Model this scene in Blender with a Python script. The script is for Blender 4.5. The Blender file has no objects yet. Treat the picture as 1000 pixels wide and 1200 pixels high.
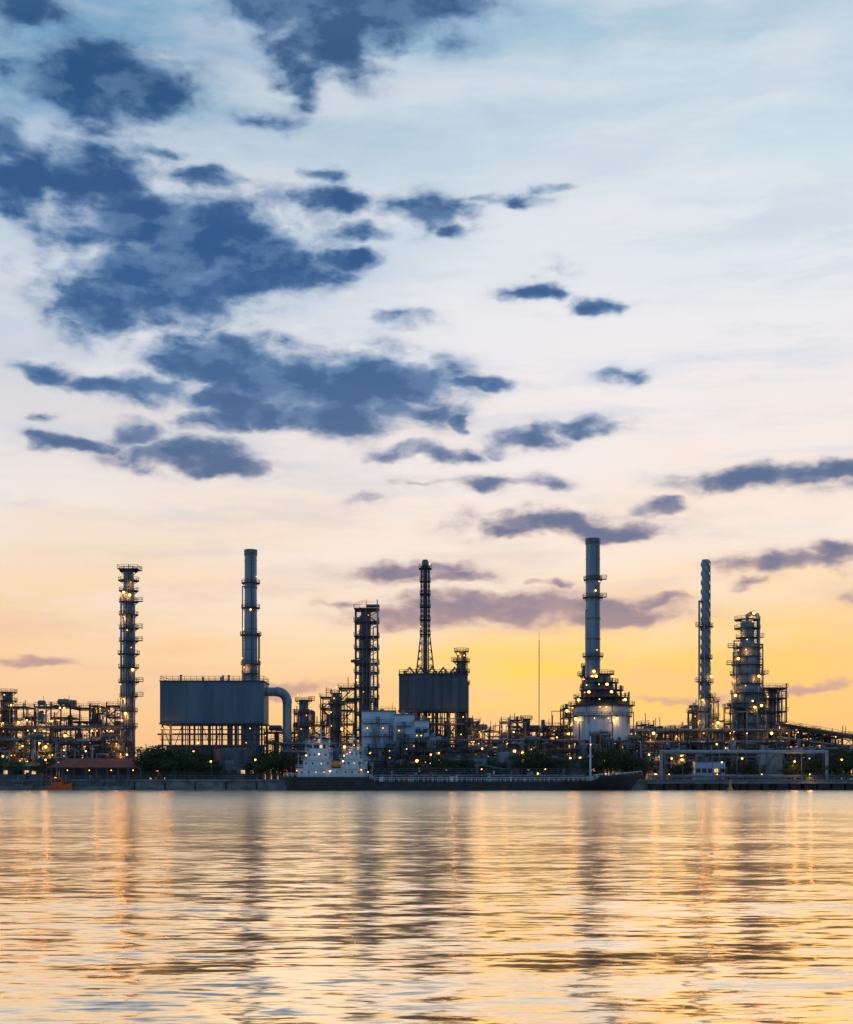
import bpy, math, random
from math import sin, cos, pi, radians, atan, atan2, sqrt, exp, log
import mathutils

random.seed(7)
scene = bpy.context.scene
scene.view_settings.view_transform = 'Standard'
scene.view_settings.look = 'None'
scene.view_settings.exposure = 0
COL = scene.collection

# ------------------------------------------------------------------ units
CAM_H = 3.2      # eye height above the river, m
G = 3.0          # level of the plant ground above the river, m
HZ = 913.0
F = 1600.0
def S(d): return d / F
def X(u, d): return (u - 500.0) * d / F
def H(v, d): return (HZ - v) * d / F + (CAM_H - G)   # height above plant ground

# ------------------------------------------------------------------ materials
def lin(c):
    out = []
    for v in c:
        v = v / 255.0
        out.append(v / 12.92 if v <= 0.04045 else ((v + 0.055) / 1.055) ** 2.4)
    return tuple(out)

def mat_new(name):
    m = bpy.data.materials.new(name)
    m.use_nodes = True
    nt = m.node_tree
    return m, nt, nt.nodes, nt.links, nt.nodes['Principled BSDF']

def mat_surface(name, c1, c2, scale=0.6, rough=0.6, metal=0.0, stretch=(1, 1, 0.35), bump=0.0, ribs=None, detail=4):
    m, nt, N, L, P = mat_new(name)
    tc = N.new('ShaderNodeTexCoord')
    mp = N.new('ShaderNodeMapping'); mp.inputs['Scale'].default_value = stretch
    L.new(tc.outputs['Object'], mp.inputs[0])
    nz = N.new('ShaderNodeTexNoise'); nz.inputs['Scale'].default_value = scale
    nz.inputs['Detail'].default_value = detail; nz.inputs['Roughness'].default_value = 0.65
    L.new(mp.outputs[0], nz.inputs['Vector'])
    cr = N.new('ShaderNodeValToRGB')
    cr.color_ramp.elements[0].position = 0.35; cr.color_ramp.elements[0].color = (*c1, 1)
    cr.color_ramp.elements[1].position = 0.65; cr.color_ramp.elements[1].color = (*c2, 1)
    L.new(nz.outputs['Fac'], cr.inputs[0])
    L.new(cr.outputs[0], P.inputs['Base Color'])
    P.inputs['Roughness'].default_value = rough
    P.inputs['Metallic'].default_value = metal
    if ribs or bump:
        b = N.new('ShaderNodeBump'); b.inputs['Strength'].default_value = 0.5
        if ribs:
            wv = N.new('ShaderNodeTexWave'); wv.wave_type = 'BANDS'; wv.bands_direction = ribs[0]
            wv.inputs['Scale'].default_value = ribs[1]; wv.inputs['Distortion'].default_value = 0
            L.new(tc.outputs['Object'], wv.inputs['Vector'])
            L.new(wv.outputs['Fac'], b.inputs['Height']); b.inputs['Distance'].default_value = 0.06
        else:
            L.new(nz.outputs['Fac'], b.inputs['Height']); b.inputs['Distance'].default_value = bump
        L.new(b.outputs[0], P.inputs['Normal'])
    return m

M_STEEL = mat_surface('dark structural steel', (0.025, 0.03, 0.04), (0.07, 0.072, 0.085), 0.8, 0.6, 0.2)
M_STEEL2 = mat_surface('grey galvanised steel', (0.09, 0.11, 0.13), (0.18, 0.20, 0.22), 0.8, 0.5, 0.3)
M_STACK = mat_surface('weathered stack paint', (0.16, 0.23, 0.30), (0.32, 0.38, 0.44), 0.3, 0.55, 0.1, (1, 1, 0.12))
M_VESSEL = mat_surface('insulated vessel cladding', (0.16, 0.19, 0.24), (0.34, 0.37, 0.40), 0.5, 0.45, 0.35)
M_VESSEL2 = mat_surface('aged vessel cladding', (0.08, 0.09, 0.11), (0.16, 0.175, 0.20), 0.5, 0.45, 0.3)
M_PIPE = mat_surface('pipe lagging', (0.16, 0.18, 0.20), (0.34, 0.36, 0.38), 0.7, 0.45, 0.3)
M_GANTRY = mat_surface('dull blue grey pipe paint', (0.20, 0.26, 0.31), (0.33, 0.39, 0.43), 0.5, 0.55, 0.0)
M_RUSTPIPE = mat_surface('rusty pipe', (0.10, 0.06, 0.04), (0.2, 0.13, 0.09), 0.7, 0.7)
M_WHITE = mat_surface('white tank paint', (0.36, 0.46, 0.55), (0.60, 0.67, 0.73), 0.3, 0.5, 0, (1, 1, 0.15))
M_SHIPWHITE = mat_surface('ship white paint', (0.50, 0.57, 0.62), (0.76, 0.79, 0.81), 0.7, 0.45, 0, (1, 1, 0.25))
M_BOX = mat_surface('blue grey cladding', (0.06, 0.105, 0.155), (0.115, 0.175, 0.235), 0.22, 0.6, 0.05, (1, 1, 0.15), ribs=('X', 0.9), detail=7)
M_BOXDARK = mat_surface('dark grey cladding', (0.05, 0.068, 0.085), (0.10, 0.12, 0.14), 0.25, 0.6, 0.05, (1, 1, 0.2), ribs=('X', 0.5))
M_BLUEWALL = mat_surface('pale blue cladding', (0.42, 0.58, 0.72), (0.60, 0.74, 0.84), 0.35, 0.6, 0, (1, 1, 0.15), ribs=('X', 0.7))
M_CONC = mat_surface('stained concrete', (0.11, 0.12, 0.125), (0.25, 0.25, 0.25), 0.35, 0.9, 0, (1, 1, 1.2), bump=0.05)
M_GROUND = mat_surface('yard ground', (0.06, 0.06, 0.055), (0.12, 0.115, 0.10), 0.08, 0.95, 0, (1, 1, 1))
M_RED = mat_surface('red roofing', (0.16, 0.035, 0.03), (0.25, 0.06, 0.05), 0.6, 0.7, 0, (1, 1, 1), ribs=('X', 0.8))
M_DECKRED = mat_surface('red oxide deck paint', (0.16, 0.045, 0.035), (0.26, 0.08, 0.06), 0.6, 0.7)
M_REDPAINT = mat_surface('orange red paint', (0.55, 0.08, 0.02), (0.7, 0.13, 0.03), 0.8, 0.5)
M_ORANGE = mat_surface('buoy orange paint', (0.7, 0.22, 0.02), (0.85, 0.32, 0.03), 0.8, 0.5)
M_GREEN = mat_surface('green roof paint', (0.05, 0.12, 0.08), (0.08, 0.17, 0.11), 0.8, 0.6)
M_DARK = mat_surface('dark rubber', (0.02, 0.02, 0.022), (0.05, 0.05, 0.05), 0.8, 0.8)
M_TRUNK = mat_surface('bark', (0.05, 0.04, 0.03), (0.12, 0.10, 0.08), 2.0, 0.9)
M_LEAF = mat_surface('leaves', (0.018, 0.04, 0.014), (0.06, 0.10, 0.035), 0.9, 0.7, 0, (1, 1, 1))
M_LEAFFAR = mat_surface('distant leaves', (0.03, 0.045, 0.04), (0.06, 0.08, 0.07), 0.2, 0.8, 0, (1, 1, 1))
M_GLASS, _nt, _N, _L, _P = mat_new('window glass')
_P.inputs['Base Color'].default_value = (0.02, 0.025, 0.03, 1); _P.inputs['Roughness'].default_value = 0.08

def mat_emit(name, col, strength):
    m, nt, N, L, P = mat_new(name)
    P.inputs['Base Color'].default_value = (0.1, 0.1, 0.1, 1)
    P.inputs['Emission Color'].default_value = (*col, 1)
    P.inputs['Emission Strength'].default_value = strength
    return m
M_LAMP = mat_emit('lit sodium bulb', (1.0, 0.42, 0.08), 6)
M_LAMPB = mat_emit('lit amber bulb', (1.0, 0.36, 0.05), 2.6)
M_LAMPW = mat_emit('lit white bulb', (1.0, 0.78, 0.45), 4)
M_LITWIN = mat_emit('lit window', (1.0, 0.6, 0.25), 1.0)
for m in (M_LAMP, M_LAMPB, M_LAMPW, M_LITWIN): m.cycles.emission_sampling = 'NONE'

def mat_hull():
    m, nt, N, L, P = mat_new('black hull paint')
    g = N.new('ShaderNodeTexCoord'); sp = N.new('ShaderNodeSeparateXYZ'); L.new(g.outputs['Object'], sp.inputs[0])
    nz = N.new('ShaderNodeTexNoise'); nz.inputs['Scale'].default_value = 0.5; nz.inputs['Detail'].default_value = 6
    L.new(g.outputs['Object'], nz.inputs['Vector'])
    cr = N.new('ShaderNodeValToRGB')
    cr.color_ramp.elements[0].color = (0.008, 0.010, 0.014, 1); cr.color_ramp.elements[1].color = (0.028, 0.028, 0.032, 1)
    cr.color_ramp.elements[0].position = 0.4; cr.color_ramp.elements[1].position = 0.7
    L.new(nz.outputs['Fac'], cr.inputs[0])
    mr = N.new('ShaderNodeMapRange'); mr.inputs[1].default_value = 0.25; mr.inputs[2].default_value = 0.35
    L.new(sp.outputs['Z'], mr.inputs[0])
    mx = N.new('ShaderNodeMix'); mx.data_type = 'RGBA'
    mx.inputs[6].default_value = (0.07, 0.022, 0.02, 1)
    L.new(mr.outputs[0], mx.inputs[0]); L.new(cr.outputs[0], mx.inputs[7])
    L.new(mx.outputs[2], P.inputs['Base Color']); P.inputs['Roughness'].default_value = 0.45
    return m
M_HULL = mat_hull()

# ------------------------------------------------------------------ mesh builder
class MB:
    def __init__(s): s.v = []; s.f = []; s.mi = []; s.cur = 0
    def addf(s, fs):
        s.f += fs; s.mi += [s.cur] * len(fs)
    def boxb(s, x0, x1, y0, y1, z0, z1):
        b = len(s.v)
        s.v += [(x0, y0, z0), (x1, y0, z0), (x1, y1, z0), (x0, y1, z0), (x0, y0, z1), (x1, y0, z1), (x1, y1, z1), (x0, y1, z1)]
        s.addf([(b, b+3, b+2, b+1), (b+4, b+5, b+6, b+7), (b, b+1, b+5, b+4), (b+1, b+2, b+6, b+5), (b+2, b+3, b+7, b+6), (b+3, b, b+4, b+7)])
    def cyl(s, p, q, r1, r2=None, n=10, rot=0.0):
        if r2 is None: r2 = r1
        dx, dy, dz = q[0]-p[0], q[1]-p[1], q[2]-p[2]
        l = sqrt(dx*dx+dy*dy+dz*dz) or 1e-6
        d = (dx/l, dy/l, dz/l)
        a = (0, 0, 1) if abs(d[2]) < 0.9 else (1, 0, 0)
        u = (d[1]*a[2]-d[2]*a[1], d[2]*a[0]-d[0]*a[2], d[0]*a[1]-d[1]*a[0])
        ul = sqrt(sum(c*c for c in u)); u = tuple(c/ul for c in u)
        w = (d[1]*u[2]-d[2]*u[1], d[2]*u[0]-d[0]*u[2], d[0]*u[1]-d[1]*u[0])
        b = len(s.v)
        for (c, r) in ((p, r1), (q, r2)):
            for i in range(n):
                t = 2*pi*i/n + rot
                s.v.append(tuple(c[k] + r*(cos(t)*u[k]+sin(t)*w[k]) for k in range(3)))
        fs = [(b+i, b+(i+1) % n, b+n+(i+1) % n, b+n+i) for i in range(n)]
        fs += [tuple(b+n-1-i for i in range(n)), tuple(b+n+i for i in range(n))]
        s.addf(fs)
    def beam(s, p, q, w): s.cyl(p, q, w*0.707, None, 4, pi/4)
    def lathe(s, cx, cy, prof, n=20, close=False):
        b = len(s.v)
        for (r, z) in prof:
            for i in range(n):
                t = 2*pi*i/n
                s.v.append((cx+r*cos(t), cy+r*sin(t), z))
        m = len(prof); fs = []
        for j in range(m-1 if not close else m):
            j2 = (j+1) % m
            for i in range(n):
                i2 = (i+1) % n
                fs.append((b+j*n+i, b+j*n+i2, b+j2*n+i2, b+j2*n+i))
        if not close:
            fs.append(tuple(b+n-1-i for i in range(n)))
            fs.append(tuple(b+(m-1)*n+i for i in range(n)))
        s.addf(fs)
    def ring(s, cx, cy, z0, z1, ri, ro, n=20):
        s.lathe(cx, cy, [(ri, z0), (ro, z0), (ro, z1), (ri, z1)], n, True)
    def pipe(s, pts, r, n=8):
        for i in range(len(pts)-1):
            s.cyl(pts[i], pts[i+1], r, r, n)
            if 0 < i: s.sphere(pts[i], r*1.12, 6, 8)
    def sphere(s, c, r, nu=6, nv=10, sz=1.0):
        prof = [(max(0.001, r*sin(pi*j/nu)), c[2]-r*sz*cos(pi*j/nu)) for j in range(nu+1)]
        s.lathe(c[0], c[1], prof, nv)
    def vessel(s, cx, cy, z0, z1, r, n=16):
        h = r*0.55
        pr = [(0.02, z0)] + [(r*sin(a*pi/8), z0+h-h*cos(a*pi/8)) for a in range(1, 5)] + \
             [(r*cos(a*pi/8), z1-h+h*sin(a*pi/8)) for a in range(0, 4)] + [(0.02, z1)]
        s.lathe(cx, cy, pr, n)
    def drum(s, x0, x1, cy, cz, r, n=14):
        h = r*0.5
        rings = [(x0, 0.02), (x0+h*0.3, r*0.7), (x0+h, r), (x1-h, r), (x1-h*0.3, r*0.7), (x1, 0.02)]
        b = len(s.v)
        for (x, rr) in rings:
            for i in range(n):
                t = 2*pi*i/n
                s.v.append((x, cy+rr*cos(t), cz+rr*sin(t)))
        fs = []
        for j in range(len(rings)-1):
            for i in range(n):
                fs.append((b+j*n+i, b+(j+1)*n+i, b+(j+1)*n+(i+1) % n, b+j*n+(i+1) % n))
        s.addf(fs)
    def rail(s, x0, x1, y0, y1, z, h=1.15, t=0.09, sp=1.8):
        for zz in (z+h, z+h*0.5):
            s.beam((x0, y0, zz), (x1, y0, zz), t); s.beam((x0, y1, zz), (x1, y1, zz), t)
            s.beam((x0, y0, zz), (x0, y1, zz), t); s.beam((x1, y0, zz), (x1, y1, zz), t)
        n = max(1, int((x1-x0)/sp))
        for i in range(n+1):
            x = x0+(x1-x0)*i/n
            s.beam((x, y0, z), (x, y0, z+h), t*0.9); s.beam((x, y1, z), (x, y1, z+h), t*0.9)
    def railline(s, p, q, h=1.1, t=0.09, sp=2.0):
        l = sqrt(sum((p[k]-q[k])**2 for k in range(3)))
        n = max(1, int(l/sp))
        for zz in (h, h*0.5):
            s.beam((p[0], p[1], p[2]+zz), (q[0], q[1], q[2]+zz), t)
        for i in range(n+1):
            f = i/n; c = tuple(p[k]+(q[k]-p[k])*f for k in range(3))
            s.beam(c, (c[0], c[1], c[2]+h), t*0.9)
    def mesh(s, name, mats):
        me = bpy.data.meshes.new(name)
        me.from_pydata(s.v, [], s.f)
        for m in (mats if isinstance(mats, (list, tuple)) else [mats]): me.materials.append(m)
        me.polygons.foreach_set('use_smooth', [True]*len(s.f))
        if s.cur or any(s.mi): me.polygons.foreach_set('material_index', s.mi)
        me.update()
        me.set_sharp_from_angle(angle=radians(35))
        return me

def thing(name, label, cat, x, y, z=G, group=None):
    o = bpy.data.objects.new(name, None); COL.objects.link(o)
    o.location = (x, y, z); o["label"] = label; o["category"] = cat
    o.empty_display_size = 0.5
    if group: o["group"] = group
    return o

def part(parent, name, mb, mat, label=None, loc=(0, 0, 0)):
    me = mb if isinstance(mb, bpy.types.Mesh) else mb.mesh(name, mat)
    o = bpy.data.objects.new(name, me); COL.objects.link(o)
    o.parent = parent; o.location = loc
    if label: o["label"] = label
    return o

def single(name, label, cat, mb, mat, loc, group=None):
    me = mb if isinstance(mb, bpy.types.Mesh) else mb.mesh(name, mat)
    o = bpy.data.objects.new(name, me); COL.objects.link(o); o.location = loc
    o["label"] = label; o["category"] = cat
    if group: o["group"] = group
    return o

def lamp_mesh(mat, r):
    mb = MB(); mb.sphere((0, 0, 0), r, 5, 7)
    mb.cur = 1
    mb.lathe(0, 0, [(r*1.2, r*0.8), (r*1.2, r*0.95), (r*0.4, r*1.6), (0.02, r*1.6)], 8)
    mb.beam((0, 0, r*1.2), (0, 0.6, r*1.2), 0.06)
    return mb.mesh('lamp', [mat, M_STEEL])
LM = lamp_mesh(M_LAMP, 0.28); LML = lamp_mesh(M_LAMP, 0.46); LMS = lamp_mesh(M_LAMP, 0.16); LMB = lamp_mesh(M_LAMPB, 0.2); LMW = lamp_mesh(M_LAMPW, 0.24)
PL = bpy.data.lights.new('lamp_glow', 'POINT'); PL.energy = 300; PL.color = (1, 0.46, 0.12); PL.shadow_soft_size = 0.6
LRS = random.Random(99)
nglow = 0
def lamp(parent, x, y, z, kind=None, glow=None):
    global nglow
    me = kind or LRS.choice([LM, LMS, LMS, LMB, LMB, LML, LML])
    o = part(parent, 'lamp', me, None, loc=(x, y, z))
    if glow is None: glow = LRS.random() < (0.45 if me == LML else 0.2)
    if glow:
        nglow += 1
        l = bpy.data.objects.new('lamp_glow', PL); COL.objects.link(l); l.parent = parent; l.location = (x, y-0.7, z-0.7)
    return o

_pc = {}
def ring_platform(parent, z, ri, ro):
    k = (round(ri, 2), round(ro, 2))
    if k not in _pc:
        mb = MB(); mb.ring(0, 0, 0, 0.22, ri+0.02, ro, 20)
        mb.ring(0, 0, 1.1, 1.2, ro-0.1, ro, 20); mb.ring(0, 0, 0.6, 0.67, ro-0.09, ro-0.01, 20)
        for i in range(14):
            t = 2*pi*i/14
            mb.beam((cos(t)*(ro-0.05), sin(t)*(ro-0.05), 0.2), (cos(t)*(ro-0.05), sin(t)*(ro-0.05), 1.15), 0.09)
            if i % 2 == 0: mb.beam((cos(t)*ri, sin(t)*ri, -1.0), (cos(t)*(ro-0.1), sin(t)*(ro-0.1), -0.02), 0.12)
        _pc[k] = mb.mesh('platform', M_STEEL)
    return part(parent, 'platform', _pc[k], None, loc=(0, 0, z))

def ladder(parent, x, y, z0, z1, w=0.6):
    mb = MB()
    mb.beam((x-w/2, y, z0), (x-w/2, y, z1), 0.09); mb.beam((x+w/2, y, z0), (x+w/2, y, z1), 0.09)
    z = z0
    while z < z1:
        mb.beam((x-w/2, y, z), (x+w/2, y, z), 0.05); z += 0.6
    z = z0+2.5
    while z < z1:
        for a in range(6):
            t0 = pi+pi*a/6; t1 = pi+pi*(a+1)/6
            mb.beam((x+0.4*cos(t0), y+0.75*sin(t0), z), (x+0.4*cos(t1), y+0.75*sin(t1), z), 0.06)
        z += 1.5
    for a in (1, 3, 5):
        t0 = pi+pi*a/6
        mb.beam((x+0.4*cos(t0), y+0.75*sin(t0), z0+2.5), (x+0.4*cos(t0), y+0.75*sin(t0), z1), 0.05)
    return part(parent, 'ladder', mb, M_STEEL)

# ------------------------------------------------------------------ columns and stacks
def tall_column(u, d, prof, plats, name, label, cat, mat, po=1.0, lamps=1.0, pipes=2, ladd=True, overhead=False, group=None):
    s = S(d)
    R = random.Random(int(u*13+d))
    o = thing(name, label, cat, X(u, d), d, group=group)
    pr = [(r*s, max(0, H(v, d))) for v, r in prof]
    mb = MB(); mb.lathe(0, 0, [(0.02, pr[0][1])] + pr + [(0.02, pr[-1][1]+(0.5*pr[-1][0] if overhead else 0.0))], 24)
    def rad(z):
        for a, b in zip(pr, pr[1:]):
            if a[1] <= z <= b[1]: return a[0]+(b[0]-a[0])*(z-a[1])/max(1e-6, b[1]-a[1])
        return pr[-1][0]
    top = pr[-1][1]
    z = 6.0
    while z < top-1:
        r = rad(z); mb.ring(0, 0, z, z+0.18, r-0.02, r+0.08, 24); z += 6.3
    part(o, 'shell', mb, mat)
    for i, v in enumerate(plats):
        z = H(v, d); r = rad(z)
        k = 1.35 if (name == 'distillation_column' and i == 1) else R.choice([0.7, 1.0, 1.0, 1.3])
        ring_platform(o, z, r, r+po*k)
        if R.random() < 0.45:
            mb = MB(); sx = R.choice([-1, 1]); xa, xb = sorted((sx*(r+0.2), sx*(r+po*2.0)))
            mb.boxb(xa, xb, -0.9, 0.9, 0.23, 0.4); mb.rail(xa, xb, -0.85, 0.85, 0.4)
            part(o, 'landing', mb, M_STEEL, loc=(0, 0, z))
        if R.random() < lamps:
            t = -pi/2+R.uniform(-1, 1)
            lamp(o, cos(t)*(r+po*0.8), sin(t)*(r+po*0.8), z-0.7 if R.random() < .5 else z+2.0)
        if R.random() < lamps*0.5:
            t = -pi/2+R.choice([-1.3, 1.3])
            lamp(o, cos(t)*(r+po), sin(t)*(r+po), z+1.6, LMB)
    if ladd:
        rb = max(p[0] for p in pr)
        ladder(o, rb*0.4, -(rb+0.25), 1, top-1)
    for i in range(pipes):
        mb = MB()
        t = R.choice([-2.6, -0.5, -2.9, -0.2, -1.9])+R.uniform(-.15, .15)
        rr = R.uniform(0.16, 0.34); rb = max(p[0] for p in pr)+rr+0.25
        zt = top*R.uniform(0.6, 0.97)
        mb.pipe([(cos(t)*rb, sin(t)*rb, 0.2), (cos(t)*rb, sin(t)*rb, zt), (cos(t)*rad(zt)*0.8, sin(t)*rad(zt)*0.8, zt)], rr)
        part(o, 'pipe', mb, M_PIPE)
    if overhead:
        mb = MB()
        rb = pr[-1][0]; zt = top+rb*0.5
        mb.pipe([(0, 0, zt-0.3), (0, 0, zt+1.2), (rb*0.5, -0.3, zt+1.9), (rb+0.9, -0.5, zt+1.4), (rb+1.2, -0.6, zt-0.2), (rb+1.2, -0.6, 4)], 0.6, 10)
        part(o, 'overhead_pipe', mb, M_PIPE)
    return o

c1 = tall_column(151, 432, [(913, 7.5), (780, 7.5), (778, 6.8), (690, 6.8), (688, 6.0), (668, 6.0)],
    [670, 681, 693, 706, 721, 737, 752, 767, 783, 800, 817, 834, 852], 'distillation_column',
    'tall slender steel column ringed with lamplit service platforms', 'column', M_VESSEL, 1.25, 0.9, 5)
mb = MB()
mb.rail(-3.2, 3.2, -2, 2, H(668, 432)+0.3)
for dx in (-1.6, 0, 1.2): mb.cyl((dx, 0, H(672, 432)), (dx, 0, H(661+abs(dx)*1.5, 432)), 0.14)
mb.boxb(-3.2, 3.2, -2, 2, H(668, 432)+0.1, H(668, 432)+0.3)
part(c1, 'top_platform', mb, M_STEEL)

c2 = tall_column(294, 430, [(913, 8.2), (797, 8.2), (700, 7.2), (645, 7.2)],
    [684, 713, 745, 779, 790], 'chimney', 'tall pale grey chimney with platforms above the furnace', 'chimney', M_STACK, 1.0, 1.0, 3)
c3 = tall_column(695, 428, [(913, 9.5), (800, 9.5), (792, 8.6), (632, 8.3)],
    [680, 701, 770, 795], 'chimney', 'tall thick pale grey chimney rising from the cylindrical heater', 'chimney', M_STACK, 1.0, 0.9, 1)
for c, ut in ((c2, 7.2), (c3, 8.3)):
    mb = MB(); zt = H(645, 430) if c is c2 else H(632, 428); r = ut*S(430)
    mb.ring(0, 0, zt-1.6, zt+0.15, r, r+0.16, 24); part(c, 'rim', mb, M_STEEL2)
    for k in range(6): mb = MB(); mb.ring(0, 0, zt-12-k*6.5, zt-11.7-k*6.5, r+0.02, r+0.2, 24); part(c, 'stiffener_ring', mb, M_STEEL2)
c4 = tall_column(827, 438, [(913, 7), (840, 7), (830, 5.2), (656, 4.3)],
    [735, 772, 800, 818], 'chimney', 'slender chimney wound with helical wind strakes', 'chimney', M_STACK, 0.9, 0.9, 2)
zt = H(656, 438); r0 = 4.3*S(438)
for k in range(3):
    mb = MB(); prev = None
    for i in range(170):
        z = zt-0.3-i*0.28; a = k*2*pi/3+i*0.2
        p = (cos(a)*(r0+0.18+i*.0012), sin(a)*(r0+0.18+i*.0012), z)
        if prev: mb.beam(prev, p, 0.3)
        prev = p
    part(c4, 'strake', mb, M_STACK)
c5 = tall_column(876, 440, [(913, 16), (806, 16), (800, 13.5), (780, 13), (760, 11.5), (752, 8), (730, 8)],
    [727, 737, 748, 760, 770, 780, 791, 802, 813, 825, 837], 'distillation_column', 'stout fractionating column with large overhead pipe and platforms', 'column', M_VESSEL, 1.5, 1.0, 6, True, True)
tall_column(541, 446, [(913, 6), (800, 6), (765, 5.5)], [764, 776, 788, 802], 'distillation_column', 'short steel column with crowded service platforms beside a dark box', 'column', M_VESSEL2, 0.9, 0.6, 4)
tall_column(8, 446, [(913, 7), (812, 7)], [812, 822, 834, 846, 860], 'distillation_column', 'short column wrapped in lamplit platforms by the pipe rack', 'column', M_VESSEL2, 1.1, 1.0, 3)
tall_column(356, 440, [(913, 5.5), (820, 5.5)], [822, 836, 852], 'distillation_column', 'short steel column with platforms beside the duct', 'column', M_VESSEL, 1.0, 1.0, 2)
tall_column(394, 444, [(913, 4.5), (812, 4.5)], [813, 826, 842, 858], 'distillation_column', 'short narrow column among the process frames', 'column', M_VESSEL2, 1.0, 1.0, 2)
tall_column(688, 440, [(913, 5), (780, 5)], [782, 793, 806], 'distillation_column', 'narrow column close against the thick chimney', 'column', M_VESSEL2, 0.8, 0.7, 2)
tall_column(617, 452, [(913, 4.5), (843, 4.5)], [843, 858], 'distillation_column', 'small low column between process frames', 'column', M_VESSEL2, 0.8, 0.7, 2)
tall_column(905, 450, [(913, 4.5), (806, 4.5)], [810, 824], 'distillation_column', 'narrow column on the stepped platform frame', 'column', M_VESSEL2, 0.8, 0.7, 2)

# ------------------------------------------------------------------ lattice towers
def lattice(mb, h0, h1, w0, w1, nsec, wl, wb):
    for i in range(nsec):
        za = h0+(h1-h0)*i/nsec; zb = h0+(h1-h0)*(i+1)/nsec
        a = w0+(w1-w0)*i/nsec; b = w0+(w1-w0)*(i+1)/nsec
        ca = [(-a, -a, za), (a, -a, za), (a, a, za), (-a, a, za)]
        cb = [(-b, -b, zb), (b, -b, zb), (b, b, zb), (-b, b, zb)]
        for k in range(4):
            mb.beam(ca[k], cb[k], wl)
            mb.beam(cb[k], cb[(k+1) % 4], wb)
            mb.beam(ca[k], cb[(k+1) % 4], wb*0.8); mb.beam(ca[(k+1) % 4], cb[k], wb*0.8)

d = 452; s = S(d)
fl = thing('flare_tower', 'dark lattice flare tower with splayed legs and central riser', 'tower', X(498.5, d), d)
mb = MB(); lattice(mb, 0, H(790, d), 17*s, 10.5*s, 6, 0.4, 0.2); lattice(mb, H(790, d), H(745, d), 10.5*s, 5.4*s, 5, 0.34, 0.16); lattice(mb, H(745, d), H(664, d), 5.4*s, 5.0*s, 14, 0.3, 0.18)
part(fl, 'lattice_frame', mb, M_STEEL)
mb = MB(); mb.cyl((0, 0, 0), (0, 0, H(660, d)), 0.72, 0.72, 14); mb.lathe(0, 0, [(0.75, H(666, d)), (1.1, H(664, d)), (1.1, H(658, d)), (0.8, H(656, d))], 14)
part(fl, 'riser', mb, M_VESSEL2)
for x, y, r in ((-1.1, -0.6, .16), (1.05, -.4, .2)):
    mb = MB(); mb.cyl((x, y, 0), (x, y, H(668, d)), r); part(fl, 'pilot_pipe', mb, M_VESSEL2)
for v in (667, 682, 697, 712, 727, 744):
    mb = MB(); w = (6.4 if v > 670 else 7.4)*s; z = H(v, d); mb.boxb(-w, w, -w, w, z, z+0.15); mb.rail(-w, w, -w, w, z+0.1); part(fl, 'platform', mb, M_STEEL)
for v in (668, 741, 770): lamp(fl, random.choice([-1.5, 1.5]), -2.2, H(v, d)+1.7, LMS)

d = 436
gm = thing('radio_mast', 'very thin lattice radio mast with guy wires', 'mast', X(632, d), d)
mb = MB(); lattice(mb, 0, H(750, d), 0.2, 0.13, 30, 0.05, 0.03); mb.cyl((0, 0, H(750, d)), (0, 0, H(740, d)), 0.04)
part(gm, 'lattice_frame', mb, M_STEEL2)

# ------------------------------------------------------------------ process frames
def frame_bay(fr, fl_, x0, x1, y0, y1, zs, R, full=False):
    top = zs[-1]
    for x in (x0, x1):
        for y in (y0, y1): fr.beam((x, y, 0), (x, y, top+(R.uniform(0, 1.6) if not full else 0)), 0.34)
    for i, z in enumerate(zs):
        for y in (y0, y1): fr.beam((x0, y, z-0.2), (x1, y, z-0.2), 0.28)
        for x in (x0, x1): fr.beam((x, y0, z-0.2), (x, y1, z-0.2), 0.26)
        a, b = (x0-0.5, x1+0.5) if full or R.random() < 0.7 else (x0, x0+(x1-x0)*R.uniform(.4, .8))
        fl_.boxb(a, b, y0-0.5, y1+0.5, z+0.02, z+0.14)
        fl_.rail(a, b, y0-0.5, y1+0.5, z+0.1)
        zb = zs[i-1] if i else 0
        if R.random() < (1 if full else 0.5):
            for y in (y0, y1): fr.beam((x0, y, zb), (x1, y, z-0.3), 0.18)
        if R.random() < (0.6 if full else .4):
            for y in (y0, y1): fr.beam((x1, y, zb), (x0, y, z-0.3), 0.17)

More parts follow.
